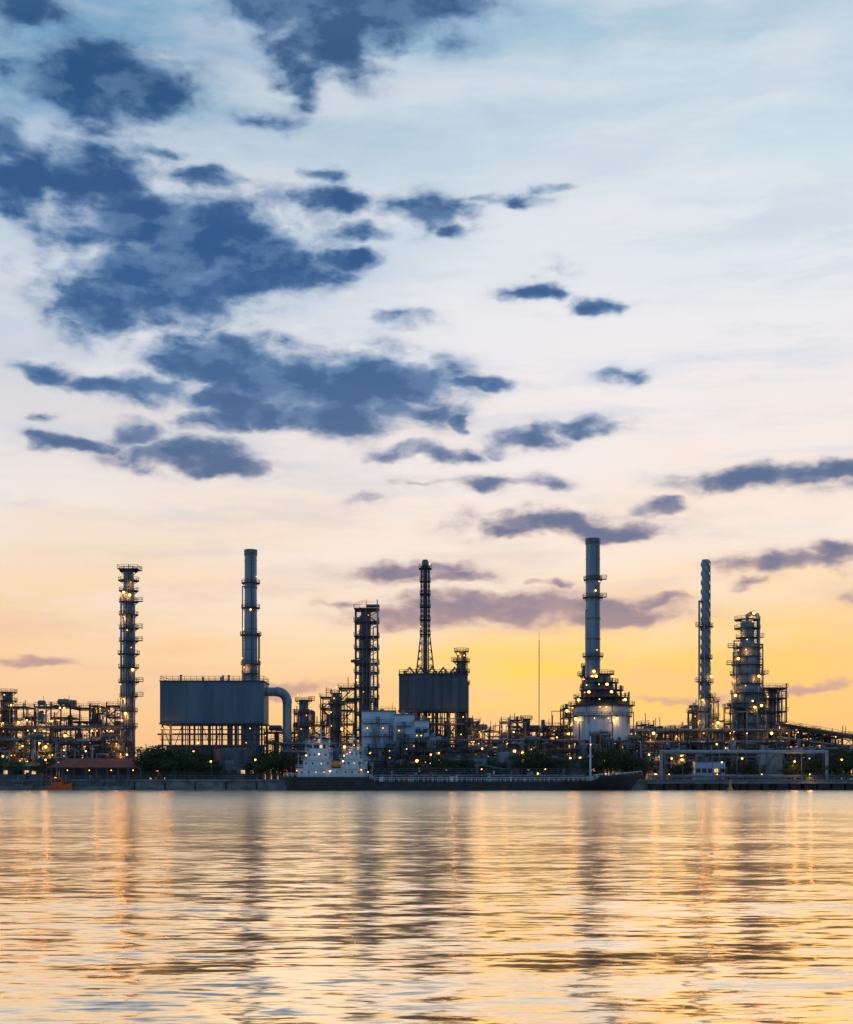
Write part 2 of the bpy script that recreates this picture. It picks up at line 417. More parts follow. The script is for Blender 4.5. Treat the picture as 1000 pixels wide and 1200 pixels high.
def process_unit(u0, u1, vtop, d, depth, seed, label, name='process_unit', lampp=0.5, lev=4.4, bayw=6.0, varh=True, vess=True, prof=None, np_=(11, 17), full=False):
    R = random.Random(seed)
    s = S(d); W = (u1-u0)*s; Ht = H(vtop, d)
    o = thing(name, label, 'process plant', X((u0+u1)/2, d), d+depth/2)
    fr = MB(); fl_ = MB(); pi_ = MB(); pr_ = MB(); nv = 0
    nx = max(1, round(W/bayw))
    wts = [R.uniform(.55, 1.45) for _ in range(nx)]; tot = sum(wts); xx = -W/2
    for i in range(nx):
        bw = W*wts[i]/tot
        x0 = xx+(0.03 if i else 0); x1 = xx+bw-0.06; xx += bw
        k = R.choice([1, 1, 0.85, 0.7, 0.55]) if varh else R.choice([1, 1, .93, .86])
        if prof: k = prof[i % len(prof)]
        hh = Ht*k
        nl = max(1, round(hh/(lev*R.uniform(0.75, 1.25))))
        cuts = [hh*(j+1)/nl for j in range(nl)]
        zs = [z+(R.uniform(-.8, .8) if j < nl-1 else 0) for j, z in enumerate(cuts)]
        frame_bay(fr, fl_, x0, x1, -depth/2, depth/2, zs, R, full)
        if vess:
            for q in range(R.choice([2, 3, 4, 5]) if not full else 7):
                t = R.random(); cx = R.uniform(x0+.7, x1-.7); cy = R.uniform(-depth*0.4, depth*0.3)
                vm_ = MB()
                if t < 0.6:
                    r = R.uniform(0.35, 1.4)*(.7 if full else 1); zb = R.choice([0]+zs[:-1]); zt = zb+R.uniform(3, 9)*(.6 if full else 1)
                    vm_.vessel(cx, cy, zb+0.6, max(zb+2, min(zt, Ht*1.08)), r)
                    vm_.cyl((cx, cy, zb), (cx, cy, zb+1.0), r*0.9)
                else:
                    r = R.uniform(0.4, 1.1)*(.8 if full else 1); zb = R.choice([0.8]+zs[:-1]+[zs[-1]]); vm_.drum(cx-R.uniform(1.2, 2.8), cx+R.uniform(1.2, 2.8), cy, zb+r+0.5, r)
                    vm_.boxb(cx-1.0, cx-0.7, cy-r*0.7, cy+r*0.7, zb, zb+r); vm_.boxb(cx+0.7, cx+1.0, cy-r*0.7, cy+r*0.7, zb, zb+r)
                part(o, 'vessel', vm_, R.choice([M_VESSEL, M_VESSEL2, M_VESSEL2, M_STEEL2]))
        for q in range(R.randint(*np_)):
            tgt = pi_ if R.random() < 0.7 else pr_
            r = R.uniform(0.07, 0.26); xa = R.uniform(x0, x1); ya = -depth/2-R.uniform(0.3, 1.2) if R.random() < .5 else R.uniform(-depth/2, depth/2)
            z1 = R.uniform(0.15, 1.0)*hh; xb = xa+R.uniform(-1.0, 1.0)*bw; xb = max(-W/2, min(W/2, xb))
            z2 = z1+R.uniform(-0.4, 0.25)*hh; z2 = max(0.5, min(Ht*1.05, z2))
            tgt.pipe([(xa, ya, 0.1), (xa, ya, z1), (xb, ya, z1), (xb, ya, z2)], r, 6)
        for q in range(R.randint(0, 3)):
            xa = R.uniform(x0, x1); pr_.cyl((xa, 0, hh-.1), (xa, 0, hh+R.uniform(1.0, 4.5)), R.uniform(.06, .16))
        if full or R.random() < 0.35:
            for j in range(nl):
                za = zs[j-1] if j else 0
                a, b = (x0+0.5, x1-0.5) if j % 2 else (x1-0.5, x0+0.5)
                fr.beam((a, -depth/2-0.9, za), (b, -depth/2-0.9, zs[j]), 0.32)
                fr.beam((a, -depth/2-0.9, za+1.0), (b, -depth/2-0.9, zs[j]+1.0), 0.08)
        for j, z in enumerate(zs):
            for _ in range(2):
                if R.random() < lampp*0.55 and nv < 90:
                    lamp(o, R.uniform(x0, x1), -depth/2-0.7, z-R.uniform(0.4, 3.0)); nv += 1
            if R.random() < lampp*0.5 and nv < 95:
                lamp(o, R.uniform(x0, x1), R.uniform(-depth/3, depth/2), z-R.uniform(.5, 1.5), LMB); nv += 1
    part(o, 'frame', fr, M_STEEL); part(o, 'floor', fl_, M_STEEL2)
    if pi_.v: part(o, 'pipework', pi_, M_PIPE)
    if pr_.v: part(o, 'pipework', pr_, M_RUSTPIPE)
    return o

process_unit(-30, 60, 828, 436, 12, 1, 'steel pipe and vessel frame glittering with yellow lamps', lampp=0.8, varh=False, bayw=5)
process_unit(60, 146, 827, 440, 12, 2, 'open steel process frame with vessels and warm lamps', lampp=0.8, varh=False, prof=[1, .97, 1, .9], bayw=5)
process_unit(-20, 150, 868, 422, 5, 19, 'dense low pipework in front of the process frames', lampp=0.6, lev=3.2, bayw=5, varh=False)
process_unit(345, 378, 822, 446, 10, 3, 'steel frame packed with vessels and stairs', lampp=0.7, lev=4)
process_unit(376, 416, 806, 450, 10, 4, 'stepped steel frame packed with pipes and vessels', lampp=0.8, prof=[.9, 1, .86])
process_unit(416.5, 442.5, 713, 446, 7, 5, 'tall open steel tower stacked with platforms and vessels', name='process_tower', lampp=0.35, bayw=9, varh=False, lev=3.9, full=True, prof=[1], np_=(14, 16))
tall_column(429, 449.5, [(913, 6), (716, 6)], [], 'reactor_vessel', 'tall reactor vessel standing inside an open steel tower', 'vessel', M_VESSEL2, 1, 0, 2, False)
process_unit(443, 470, 838, 452, 9, 6, 'low steel frame behind the pale blue building', lampp=0.5)
process_unit(505, 560, 848, 440, 10, 7, 'tangle of steelwork and pipes under the dark box', lampp=0.5, bayw=4.5)
process_unit(548, 600, 846, 436, 10, 8, 'low steel process frame with vents and drums', lampp=0.45, bayw=4.5)
process_unit(598, 645, 844, 444, 10, 9, 'low steel frame with pipes and small drums', lampp=0.45, bayw=4.5)
process_unit(560, 672, 856, 462, 8, 25, 'dark rear process frame with vents', lampp=0.3, bayw=5)
process_unit(642, 676, 830, 440, 9, 10, 'steel frame beside the white heater', lampp=0.6, prof=[.75, 1], bayw=4.5)
process_unit(672, 742, 862, 418.5, 4, 26, 'pipes and valves crowding the foot of the heater', lampp=0.5, bayw=4, lev=3.5)
process_unit(738, 800, 849, 446, 10, 11, 'low process frame with many pipes', lampp=0.4, prof=[.92, 1, .9], bayw=4.5)
process_unit(740, 862, 858, 462, 8, 27, 'dark rear pipe frame with vents', lampp=0.3, bayw=5)
process_unit(798, 860, 844, 436, 10, 12, 'lamplit steel frame below the slender chimney', lampp=0.6, prof=[.85, 1.15, 1], bayw=4.5)
process_unit(812, 842, 822, 448, 7, 22, 'steel frame clasping the foot of a chimney', lampp=0.6, prof=[.9, 1], bayw=4.5)
process_unit(856, 898, 813, 434, 9, 13, 'steel platforms wrapped round the stout column', lampp=0.6, prof=[.85, 1])
process_unit(896, 922, 806, 438, 9, 14, 'open steel frame with wide top deck', lampp=0.5, bayw=8, varh=False)
process_unit(918, 960, 853, 440, 8, 28, 'descending steel frame packed with pipes', lampp=0.4, bayw=5, prof=[1, .95])
process_unit(955, 1010, 862, 440, 8, 29, 'low steel frame packed with pipes', lampp=0.4, bayw=5, prof=[1, .95])
process_unit(310, 346, 858, 440, 9, 15, 'low steel frame behind trees', lampp=0.4)
process_unit(165, 200, 872, 450, 8, 16, 'low pipe frame behind trees', lampp=0.3)
process_unit(505, 645, 872, 421, 5, 17, 'low tangle of pipes and valves behind the quay', lampp=0.3, lev=3, bayw=4.5)
process_unit(740, 1010, 870, 421, 5, 18, 'low pipe and valve frames along the quay', lampp=0.22, lev=3, bayw=5, varh=True)
process_unit(432, 508, 870, 416.5, 4, 20, 'low pipe manifold frame before the pale blue building', lampp=0.35, lev=3.4, bayw=4.5, np_=(4, 7))

def pipe_rack(u0, u1, v0, v1, d, depth, seed, label, levels=3, lamps=8):
    R = random.Random(seed); s = S(d); W = (u1-u0)*s
    o = thing('pipe_rack', label, 'pipe rack', X(u0, d), d)
    def top(x): return H(v0+(v1-v0)*x/W, d)
    fr = MB(); n = max(2, int(W/7))
    for i in range(n+1):
        x = W*i/n; t = top(x)
        for y in (0, depth): fr.beam((x, y, 0), (x, y, t+0.6), 0.4)
        for l in range(levels): fr.beam((x, 0, t*(1-l*0.24)-0.3), (x, depth, t*(1-l*0.24)-0.3), 0.35)
    for l in range(levels):
        k = 1-l*0.24
        for y in (0, depth): fr.beam((0, y, top(0)*k-0.55), (W, y, top(W)*k-0.55), 0.28)
    fr.railline((0, -0.3, top(0)+0.3), (W, -0.3, top(W)+0.3))
    part(o, 'frame', fr, M_STEEL)
    for l in range(levels):
        k = 1-l*0.24; y = 0.5
        while y < depth-0.5:
            r = R.uniform(0.14, 0.42); y += r
            if R.random() < 0.9:
                mb = MB(); mb.cyl((R.uniform(-2, 2), y, top(0)*k-0.1+r), (W+R.uniform(-2, 2), y, top(W)*k-0.1+r), r, r, 8)
                part(o, 'pipe', mb, R.choice([M_PIPE, M_VESSEL, M_RUSTPIPE]))
            y += r+0.2
    for i in range(lamps):
        x = R.uniform(0, W); lamp(o, x, -0.7, top(x)*R.choice([1, 0.76, 0.52])-0.9)
    return o
pipe_rack(0, 148, 853, 853, 428, 6, 31, 'long multi level pipe rack with glowing lamps', 3, 28)
pipe_rack(742, 925, 856, 856, 430, 7, 32, 'multi level pipe rack with white and rusty lines', 3, 14)
pipe_rack(915, 1012, 849, 866, 432, 7, 33, 'sloping pipe rack running down towards the trees', 3, 6)
pipe_rack(505, 680, 868, 868, 424, 6, 34, 'low pipe rack behind the moored tanker', 2, 10)
pipe_rack(330, 430, 872, 872, 428, 6, 35, 'low pipe rack near the tanker stern', 2, 7)
pipe_rack(925, 1025, 878, 878, 426, 6, 36, 'low pipe rack beside quay trees', 2, 4)

# ------------------------------------------------------------------ furnace boxes
def furnace(u0, u1, vt, vb, d, depth, label, mat, seed, nleg=6, ribs=False):
    s = S(d); W = (u1-u0)*s; zt = H(vt, d); zb = H(vb, d); R = random.Random(seed)
    o = thing('furnace_box', label, 'furnace', X((u0+u1)/2, d), d+depth/2)
    mb = MB(); mb.boxb(-W/2, W/2, -depth/2, depth/2, zb, zt)
    part(o, 'casing', mb, mat)
    mb = MB()
    mb.boxb(-W/2-0.25, W/2+0.25, -depth/2-0.25, depth/2+0.25, zt+0.003, zt+0.45)
    part(o, 'roof_edge', mb, M_STEEL)
    mb = MB(); mb.boxb(-W/2-0.3, W/2+0.3, -depth/2-0.3, depth/2+0.3, zb-0.5, zb-0.003)
    part(o, 'base_girder', mb, M_STEEL)
    n = int(W/(2.6 if ribs else 8))
    for i in range(n+1):
        x = -W/2+W*i/n; mb = MB()
        mb.boxb(x-0.09, x+0.09, -depth/2-(.2 if ribs else 0.09), -depth/2-0.005, zb, zt)
        part(o, 'rib', mb, mat)
    mb = MB(); mb.rail(-W/2, W/2, -depth/2, depth/2, zt+0.45, 1.3, 0.12)
    part(o, 'handrail', mb, M_STEEL)
    for i in range(9):
        mb = MB(); x = R.uniform(-W/2+1, W/2-1); q = R.uniform(1.2, 2.6); mb.lathe(x, R.uniform(-3, 3), [(.3, zt+.46), (.3, zt+q), (.45, zt+q+.1), (.45, zt+q+.3)], 10)
        part(o, 'vent', mb, M_STEEL2)
    mb = MB()
    for i in range(nleg):
        x = -W/2+0.6+(W-1.2)*i/(nleg-1)
        for y in (-depth/2+0.5, depth/2-0.5): mb.beam((x, y, 0), (x, y, zb-0.4), 0.55)
        if i < nleg-1:
            x2 = -W/2+0.6+(W-1.2)*(i+1)/(nleg-1)
            if i % 2 == 0:
                mb.beam((x, -depth/2+0.5, 0), (x2, -depth/2+0.5, zb-0.6), 0.2); mb.beam((x2, -depth/2+0.5, 0), (x, -depth/2+0.5, zb-0.6), 0.2)
    for k in (0.35, 0.7, 0.88): mb.beam((-W/2, -depth/2+0.3, zb*k), (W/2, -depth/2+0.3, zb*k), 0.3)
    for k in (0.35, 0.7): mb.railline((-W/2, -depth/2-0.6, zb*k), (W/2, -depth/2-0.6, zb*k))
    part(o, 'support_frame', mb, M_STEEL)
    mb = MB()
    for k in (0.45, 0.6, 0.8): mb.cyl((-W/2-1, -depth/2+0.9, zb*k), (W/2+1, -depth/2+0.9, zb*k), 0.3, None, 8)
    for i in range(34):
        x = R.uniform(-W/2+1, W/2-1); y = R.uniform(-depth/2+.9, depth/3); mb.cyl((x, y, zb*R.uniform(.05, .3)), (x, y, zb-0.4), R.uniform(0.1, 0.4), None, 8)
    mb.boxb(-W/2+1, W/2-1, -depth/6, depth/4, 0.02, zb*0.62)
    part(o, 'burner_pipework', mb, M_VESSEL2)
    for i in range(12): lamp(o, R.uniform(-W/2, W/2), -depth/2-0.8, zb*R.choice([0.3, 0.5, 0.65, 0.9]), R.choice([LMS, LM, LMB]))
    return o
fb = furnace(188, 309, 799, 847, 424, 14, 'large blue grey clad furnace box raised on steel legs', M_BOX, 41)
mb = MB()
s = S(424); cx0 = (313-248.5)*s; cx1 = (334-248.5)*s; zt = H(809, 424)
pts = [(cx0-2.5, 0, zt)]
for k in range(9):
    a = pi/2-k*pi/2/8; R_ = 3.2
    pts.append((cx1-R_+R_*cos(a), 0, zt-R_+R_*sin(a)))
pts.append((cx1, 0, 4))
mb.pipe(pts, 1.4, 16)
part(fb, 'flue_duct', mb, M_VESSEL)
furnace(468, 548, 791, 832, 436, 11, 'dark grey sheet metal furnace box with ribbed walls', M_BOXDARK, 42, 5, True)
mb = MB()
for i in range(5):
    x = i*3.6
    mb.beam((x, 0, 0), (x+1.8, 0, 2.2), 0.25); mb.beam((x+1.8, 0, 2.2), (x+3.6, 0, 0), 0.25); mb.beam((x, 6, 0), (x+1.8, 6, 2.2), 0.25); mb.beam((x+1.8, 6, 2.2), (x+3.6, 6, 0), 0.25)
    mb.beam((x+1.8, 0, 2.2), (x+1.8, 6, 2.2), 0.2)
mb.beam((0, 0, 0.1), (18, 0, 0.1), 0.3)
single('roof_truss', 'zigzag steel truss standing on the dark box', 'truss', mb, M_STEEL, (X(474, 442), 437.5, G+H(791, 436)+0.5))

# ------------------------------------------------------------------ cylindrical heater (white)
d = 426; s = S(d)
ht = thing('cylindrical_heater', 'squat white cylindrical heater topped with stepped lamplit platforms', 'heater', X(706, d), d+2)
R = 33*s; zt = H(829, d); zb = H(868, d)
mb = MB(); mb.lathe(0, 0, [(R, zb), (R, zt)], 40)
for k in range(24):
    a = 2*pi*k/24; mb.beam((cos(a)*(R+0.03), sin(a)*(R+0.03), zb), (cos(a)*(R+0.03), sin(a)*(R+0.03), zt), 0.16)
part(ht, 'shell', mb, M_WHITE)
mb = MB(); mb.lathe(0, 0, [(R+0.4, zt+0.003), (R+0.4, zt+0.4), (R*0.75, zt+2), (R*0.45, H(806, d)), (R*0.3, H(790, d))], 32)
part(ht, 'hood', mb, M_VESSEL2)
mb = MB(); mb.ring(0, 0, zb-0.6, zb-0.003, R-1, R+0.5, 32)
part(ht, 'base_ring', mb, M_VESSEL2)
for v, rr in ((842, 36), (829, 39), (820, 33), (811, 26), (802, 20), (792, 15)):
    mb = MB(); z = H(v, d)+0.5; r = rr*s; ri = R+.05 if v > 830 else r*.55
    mb.ring(0, 0, z, z+0.2, ri, r, 28); mb.ring(0, 0, z+1.15, z+1.27, r-0.12, r, 28); mb.ring(0, 0, z+.6, z+.68, r-0.1, r-.02, 28)
    for k in range(26):
        a = 2*pi*k/26; mb.beam((cos(a)*(r-.06), sin(a)*(r-.06), z), (cos(a)*(r-.06), sin(a)*(r-.06), z+1.2), 0.1)
    for k in range(8):
        a = 2*pi*k/8+.2; mb.beam((cos(a)*(r-.3), sin(a)*(r-.3), z), (cos(a)*(r-.3), sin(a)*(r-.3), z-2.3), 0.22)
    part(ht, 'platform', mb, M_STEEL)
    for k in range(4): a = -pi/2+random.uniform(-1.3, 1.3); lamp(ht, cos(a)*r, sin(a)*r, z-0.7)
mb = MB()
for k in range(12):
    a = 2*pi*k/12; mb.beam((cos(a)*(R-1), sin(a)*(R-1), 0), (cos(a)*(R-1), sin(a)*(R-1), zb-0.5), 0.5)
    b = 2*pi*(k+1)/12; mb.beam((cos(a)*(R-1), sin(a)*(R-1), 0.5), (cos(b)*(R-1), sin(b)*(R-1), zb-1), 0.2)
mb.lathe(0, 0, [(R*0.6, 0.05), (R*0.6, zb-1)], 20)
part(ht, 'support_frame', mb, M_STEEL)
for k in range(20):
    mb = MB(); a = -pi/2+random.uniform(-1.5, 1.5); r = R+random.uniform(0.4, 1.8); z = random.uniform(zb*0.3, zt*1.05)
    mb.pipe([(cos(a)*r, sin(a)*r, 0), (cos(a)*r, sin(a)*r, z), (cos(a)*R*.9, sin(a)*R*.9, z)], random.uniform(0.1, 0.24))
    part(ht, 'pipe', mb, random.choice([M_PIPE, M_STEEL2, M_VESSEL2]))
for sx in (-1, 1):
    for k in range(9):
        mb = MB(); x = sx*random.uniform(R*0.3, R*1.1); mb.cyl((x, -2, zt), (x, -2, zt+random.uniform(2, 9)*(1.2-abs(x)/R*.6)), random.uniform(.1, .35)); part(ht, 'vent_pipe', mb, random.choice([M_PIPE, M_VESSEL2]))

def tank(u, rpx, vt, d, label, mat=M_WHITE):
    s = S(d); r = rpx*s; h = H(vt, d)
    o = thing('storage_tank', label, 'tank', X(u, d), d+r)
    mb = MB(); mb.lathe(0, 0, [(r, 0), (r, h), (r*0.5, h+r*0.08), (0.05, h+r*0.12)], 36)
    for k in range(1, 4): mb.ring(0, 0, h*k/4, h*k/4+0.12, r-.02, r+0.06, 36)
    part(o, 'shell', mb, mat)
    mb = MB(); mb.ring(0, 0, h+1.0, h+1.1, r-.1, r, 36)
    for k in range(24):
        a = 2*pi*k/24; mb.beam((cos(a)*(r-.05), sin(a)*(r-.05), h), (cos(a)*(r-.05), sin(a)*(r-.05), h+1.05), 0.09)
    part(o, 'handrail', mb, M_STEEL2)
    mb = MB(); prev = None
    for k in range(24):
        a = -pi*0.8+k*0.05; p = (cos(a)*(r+.4), sin(a)*(r+.4), h*k/23)
        if prev: mb.beam(prev, p, 0.25); mb.beam((prev[0], prev[1], prev[2]+1), (p[0], p[1], p[2]+1), 0.08)
        prev = p
    part(o, 'stair', mb, M_STEEL2)
tank(272, 25, 878, 416, 'low grey storage tank under the furnace box', M_VESSEL2)
tank(596, 14, 882, 417, 'small grey storage tank behind the tanker', M_VESSEL)
tank(905, 17, 884, 417, 'small grey storage tank beneath the pipe rack', M_VESSEL)

# ------------------------------------------------------------------ buildings
def building(u0, u1, vt, d, depth, mat, label, rows=2, wn=6, roofmat=M_STEEL2, lit=0.15, name='plant_building', pitched=0.0, door=True):
    s = S(d); W = (u1-u0)*s; h = H(vt, d)
    R = random.Random(int(u0*7+vt))
    o = thing(name, label, 'building', X((u0+u1)/2, d), d+depth/2)
    mb = MB(); mb.boxb(-W/2, W/2, -depth/2, depth/2, 0.0, h)
    part(o, 'wall', mb, mat)
    mb = MB()
    if pitched:
        b = len(mb.v); e = 0.6
        mb.v += [(-W/2-e, -depth/2-e, h+.003), (W/2+e, -depth/2-e, h+.003), (W/2+e, depth/2+e, h+.003), (-W/2-e, depth/2+e, h+.003), (-W/2+1, 0, h+pitched), (W/2-1, 0, h+pitched)]
        mb.addf([(b, b+3, b+2, b+1), (b, b+1, b+5, b+4), (b+2, b+3, b+4, b+5), (b+1, b+2, b+5), (b+3, b, b+4)])
        part(o, 'roof', mb, roofmat)
    else:
        mb.boxb(-W/2-.25, W/2+.25, -depth/2-.25, depth/2+.25, h+.003, h+0.35)
        part(o, 'roof', mb, roofmat)
        for q in range(max(1, int(W/5))):
            mb = MB(); x = R.uniform(-W/2+1, W/2-2); mb.boxb(x, x+R.uniform(.8, 1.6), -1, 1, h+.36, h+R.uniform(.9, 1.8)); part(o, 'roof_unit', mb, M_VESSEL)
        mb = MB(); mb.rail(-W/2, W/2, -depth/2, depth/2, h+0.33); part(o, 'handrail', mb, M_STEEL2)
    fh = h/max(rows, 1)
    for r in range(rows):
        for k in range(wn):
            x = -W/2+W*(k+0.5)/wn; z = fh*r+fh*0.42
            win = MB(); win.boxb(-0.6, 0.6, -0.05, -0.01, 0.0, 1.1)
            win.cur = 1
            win.boxb(-0.7, 0.7, -0.09, -0.01, -0.12, -0.002); win.boxb(-0.7, 0.7, -0.09, -0.01, 1.102, 1.2)
            win.boxb(-0.7, -0.602, -0.09, -0.01, -0.001, 1.101); win.boxb(0.602, 0.7, -0.09, -0.01, -0.001, 1.101); win.boxb(-0.04, 0.04, -0.085, -0.06, 0.0, 1.1)
            part(o, 'window', win, [M_LITWIN if R.random() < lit else M_GLASS, M_STEEL2], loc=(x, -depth/2, z))
    if door:
        mb = MB(); mb.boxb(-0.55, 0.55, -0.06, -0.012, 0.02, 2.2); part(o, 'door', mb, M_STEEL, loc=(W*0.3, -depth/2, 0))
    return o
b1 = building(424, 463, 834, 424, 10, M_BLUEWALL, 'pale blue clad industrial building, tall block', 0, 0)
b2 = building(463, 486, 838, 423, 10, M_BLUEWALL, 'pale blue clad industrial block with flat roof', 0, 0)
b4 = building(486, 503, 845, 421, 10, M_BLUEWALL, 'bluish white block with upper windows', 3, 2)
b5 = building(502, 511, 864, 421, 10, M_BLUEWALL, 'narrow pale annex against the white block', 0, 0)
building(-14, 44, 898, 414, 8, M_CONC, 'low concrete office by the quay', 1, 7, M_GREEN, 0.4, 'quay_office', 1.3)
building(640, 700, 890, 415, 7, M_CONC, 'low concrete pump house behind the tanker', 1, 6, M_STEEL2, 0.2, 'pump_house')
building(815, 850, 893, 416, 7, M_BLUEWALL, 'low pale blue control room under pipe rack', 1, 5, M_STEEL2, 0.3, 'control_room')
building(250, 300, 897, 412.5, 6, M_CONC, 'low grey concrete substation behind the hedge', 1, 5, M_STEEL2, 0.3, 'substation')
building(520, 570, 889, 414, 6, M_VESSEL, 'small grey equipment house behind the tanker', 1, 5, M_STEEL2, 0.2, 'equipment_house')
d = 409; s = S(d); W = 104*s; he = H(899, d)
o = thing('river_shed', 'open waterfront shed with low wide dull red roof, lit inside', 'shed', X(113, d), d+5)
mb = MB(); e = .7
mb.v = [(-W/2-e, -5.6, he), (W/2+e, -5.6, he), (W/2+e, 5.6, he), (-W/2-e, 5.6, he), (-W/2+3, 0, he+2.7), (W/2-3, 0, he+2.7), (-W/2-e, -5.6, he-.3), (W/2+e, -5.6, he-.3), (W/2+e, 5.6, he-.3), (-W/2-e, 5.6, he-.3)]
mb.addf([(0, 1, 5, 4), (2, 3, 4, 5), (1, 2, 5), (3, 0, 4), (6, 7, 1, 0), (7, 8, 2, 1), (8, 9, 3, 2), (9, 6, 0, 3), (9, 8, 7, 6)]); part(o, 'roof', mb, M_RED)
for i in range(9):
    for y in (-5, 5): mb = MB(); mb.beam((-W/2+W*i/8, y, 0), (-W/2+W*i/8, y, he-.3), .25); part(o, 'post', mb, M_STEEL2)
mb = MB(); mb.boxb(-W/2, W/2, 4.2, 4.5, 0, he-.35); part(o, 'back_wall', mb, M_STEEL2)
mb = MB(); mb.railline((-W/2, -5.3, 0), (W/2, -5.3, 0)); part(o, 'handrail', mb, M_STEEL2)
for i in range(4): lamp(o, -W/2+W*(i+.5)/4, 0, he-.9, LMS, False)
for bb, W, z in ((b1, 9.5, 20), (b2, 5.4, 19), (b4, 4, 17)):
    for k in range(6):
        mb = MB(); x = random.uniform(-W/2, W/2-.8); zz = z*random.uniform(.45, .98); mb.pipe([(x, -5.5, 0), (x, -5.5, zz), (x+random.choice([.8, 1.5]), -5.5, zz), (x+.8, -5.2, zz*.6)], random.uniform(.1, .2)); part(bb, 'pipe', mb, random.choice([M_STEEL2, M_STEEL, M_PIPE]))
    for q in (.4, .68, .88):
        mb = MB(); mb.boxb(-W/2, W/2*random.uniform(.2, 1), -6.0, -5.05, z*q-.2, z*q); mb.railline((-W/2, -5.8, z*q), (W/2, -5.8, z*q)); part(bb, 'walkway', mb, M_STEEL)
    for k in range(2): lamp(bb, random.uniform(-W/2, W/2), -6.2, z*random.choice([.5, .8]), LMS, False)

# ------------------------------------------------------------------ ground, water, quay
def sheet(name, x0, x1, y0, y1, z, mat):
    mb = MB(); mb.v = [(x0, y0, z), (x1, y0, z), (x1, y1, z), (x0, y1, z)]; mb.addf([(0, 1, 2, 3)])
    me = mb.mesh(name, mat); o = bpy.data.objects.new(name, me); COL.objects.link(o); o["kind"] = "structure"; return o
sheet('ground', -15000, 15000, 404, 30000, G, M_GROUND)

mw, nt, N, L, P = mat_new('river water')
N.remove(P)
out = N['Material Output']
geo = N.new('ShaderNodeNewGeometry')
spx = N.new('ShaderNodeSeparateXYZ'); L.new(geo.outputs['Position'], spx.inputs[0])
def slope_noise(scx, scy, detail, rough, ax, ay, off, rot=3):
    mp = N.new('ShaderNodeMapping'); mp.inputs['Scale'].default_value = (scx, scy, 1); mp.inputs['Location'].default_value = (off, off*2, 0)
    mp.inputs['Rotation'].default_value = (0, 0, radians(rot))
    L.new(geo.outputs['Position'], mp.inputs[0])
    nz = N.new('ShaderNodeTexNoise'); nz.inputs['Scale'].default_value = 1.0; nz.inputs['Detail'].default_value = detail; nz.inputs['Roughness'].default_value = rough
    L.new(mp.outputs[0], nz.inputs['Vector'])
    sb = N.new('ShaderNodeVectorMath'); sb.operation = 'SUBTRACT'; sb.inputs[1].default_value = (0.5, 0.5, 0.5)
    L.new(nz.outputs['Color'], sb.inputs[0])
    ml = N.new('ShaderNodeVectorMath'); ml.operation = 'MULTIPLY'; ml.inputs[1].default_value = (ax, ay, 0)
    L.new(sb.outputs[0], ml.inputs[0])
    return ml
a = slope_noise(0.9, 3.0, 3, 0.6, 0.34, 0.36, 3.0)
b = slope_noise(0.16, 0.62, 3, 0.62, 0.20, 0.24, 11.0, -4)
c_ = slope_noise(0.045, 0.13, 2, 0.6, 0.06, 0.10, 31.0, 2)
ad0 = N.new('ShaderNodeVectorMath'); ad0.operation = 'ADD'; L.new(a.outputs[0], ad0.inputs[0]); L.new(b.outputs[0], ad0.inputs[1])
ad = N.new('ShaderNodeVectorMath'); ad.operation = 'ADD'; L.new(ad0.outputs[0], ad.inputs[0]); L.new(c_.outputs[0], ad.inputs[1])
up = N.new('ShaderNodeVectorMath'); up.operation = 'ADD'; up.inputs[1].default_value = (0, 0, 1); L.new(ad.outputs[0], up.inputs[0])
nm = N.new('ShaderNodeVectorMath'); nm.operation = 'NORMALIZE'; L.new(up.outputs[0], nm.inputs[0])
rg = N.new('ShaderNodeMapRange'); rg.inputs[1].default_value = 15; rg.inputs[2].default_value = 200; rg.inputs[3].default_value = 0.10; rg.inputs[4].default_value = 0.24
L.new(spx.outputs['Y'], rg.inputs[0])
gl = N.new('ShaderNodeBsdfGlossy'); gl.inputs['Color'].default_value = (1.0, 0.90, 0.73, 1)
L.new(rg.outputs[0], gl.inputs['Roughness']); L.new(nm.outputs[0], gl.inputs['Normal'])
df = N.new('ShaderNodeBsdfDiffuse'); df.inputs['Color'].default_value = (0.18, 0.16, 0.13, 1)
fr = N.new('ShaderNodeFresnel'); fr.inputs['IOR'].default_value = 1.33; L.new(nm.outputs[0], fr.inputs['Normal'])
mf = N.new('ShaderNodeMapRange'); mf.inputs[3].default_value = 0.55; mf.inputs[4].default_value = 1.0; mf.inputs[2].default_value = 0.42
L.new(fr.outputs[0], mf.inputs[0])
mx = N.new('ShaderNodeMixShader'); L.new(mf.outputs[0], mx.inputs[0]); L.new(df.outputs[0], mx.inputs[1]); L.new(gl.outputs[0], mx.inputs[2])
L.new(mx.outputs[0], out.inputs[0])
sheet('water', -8000, 8000, -3000, 404.2, 0.0, mw)

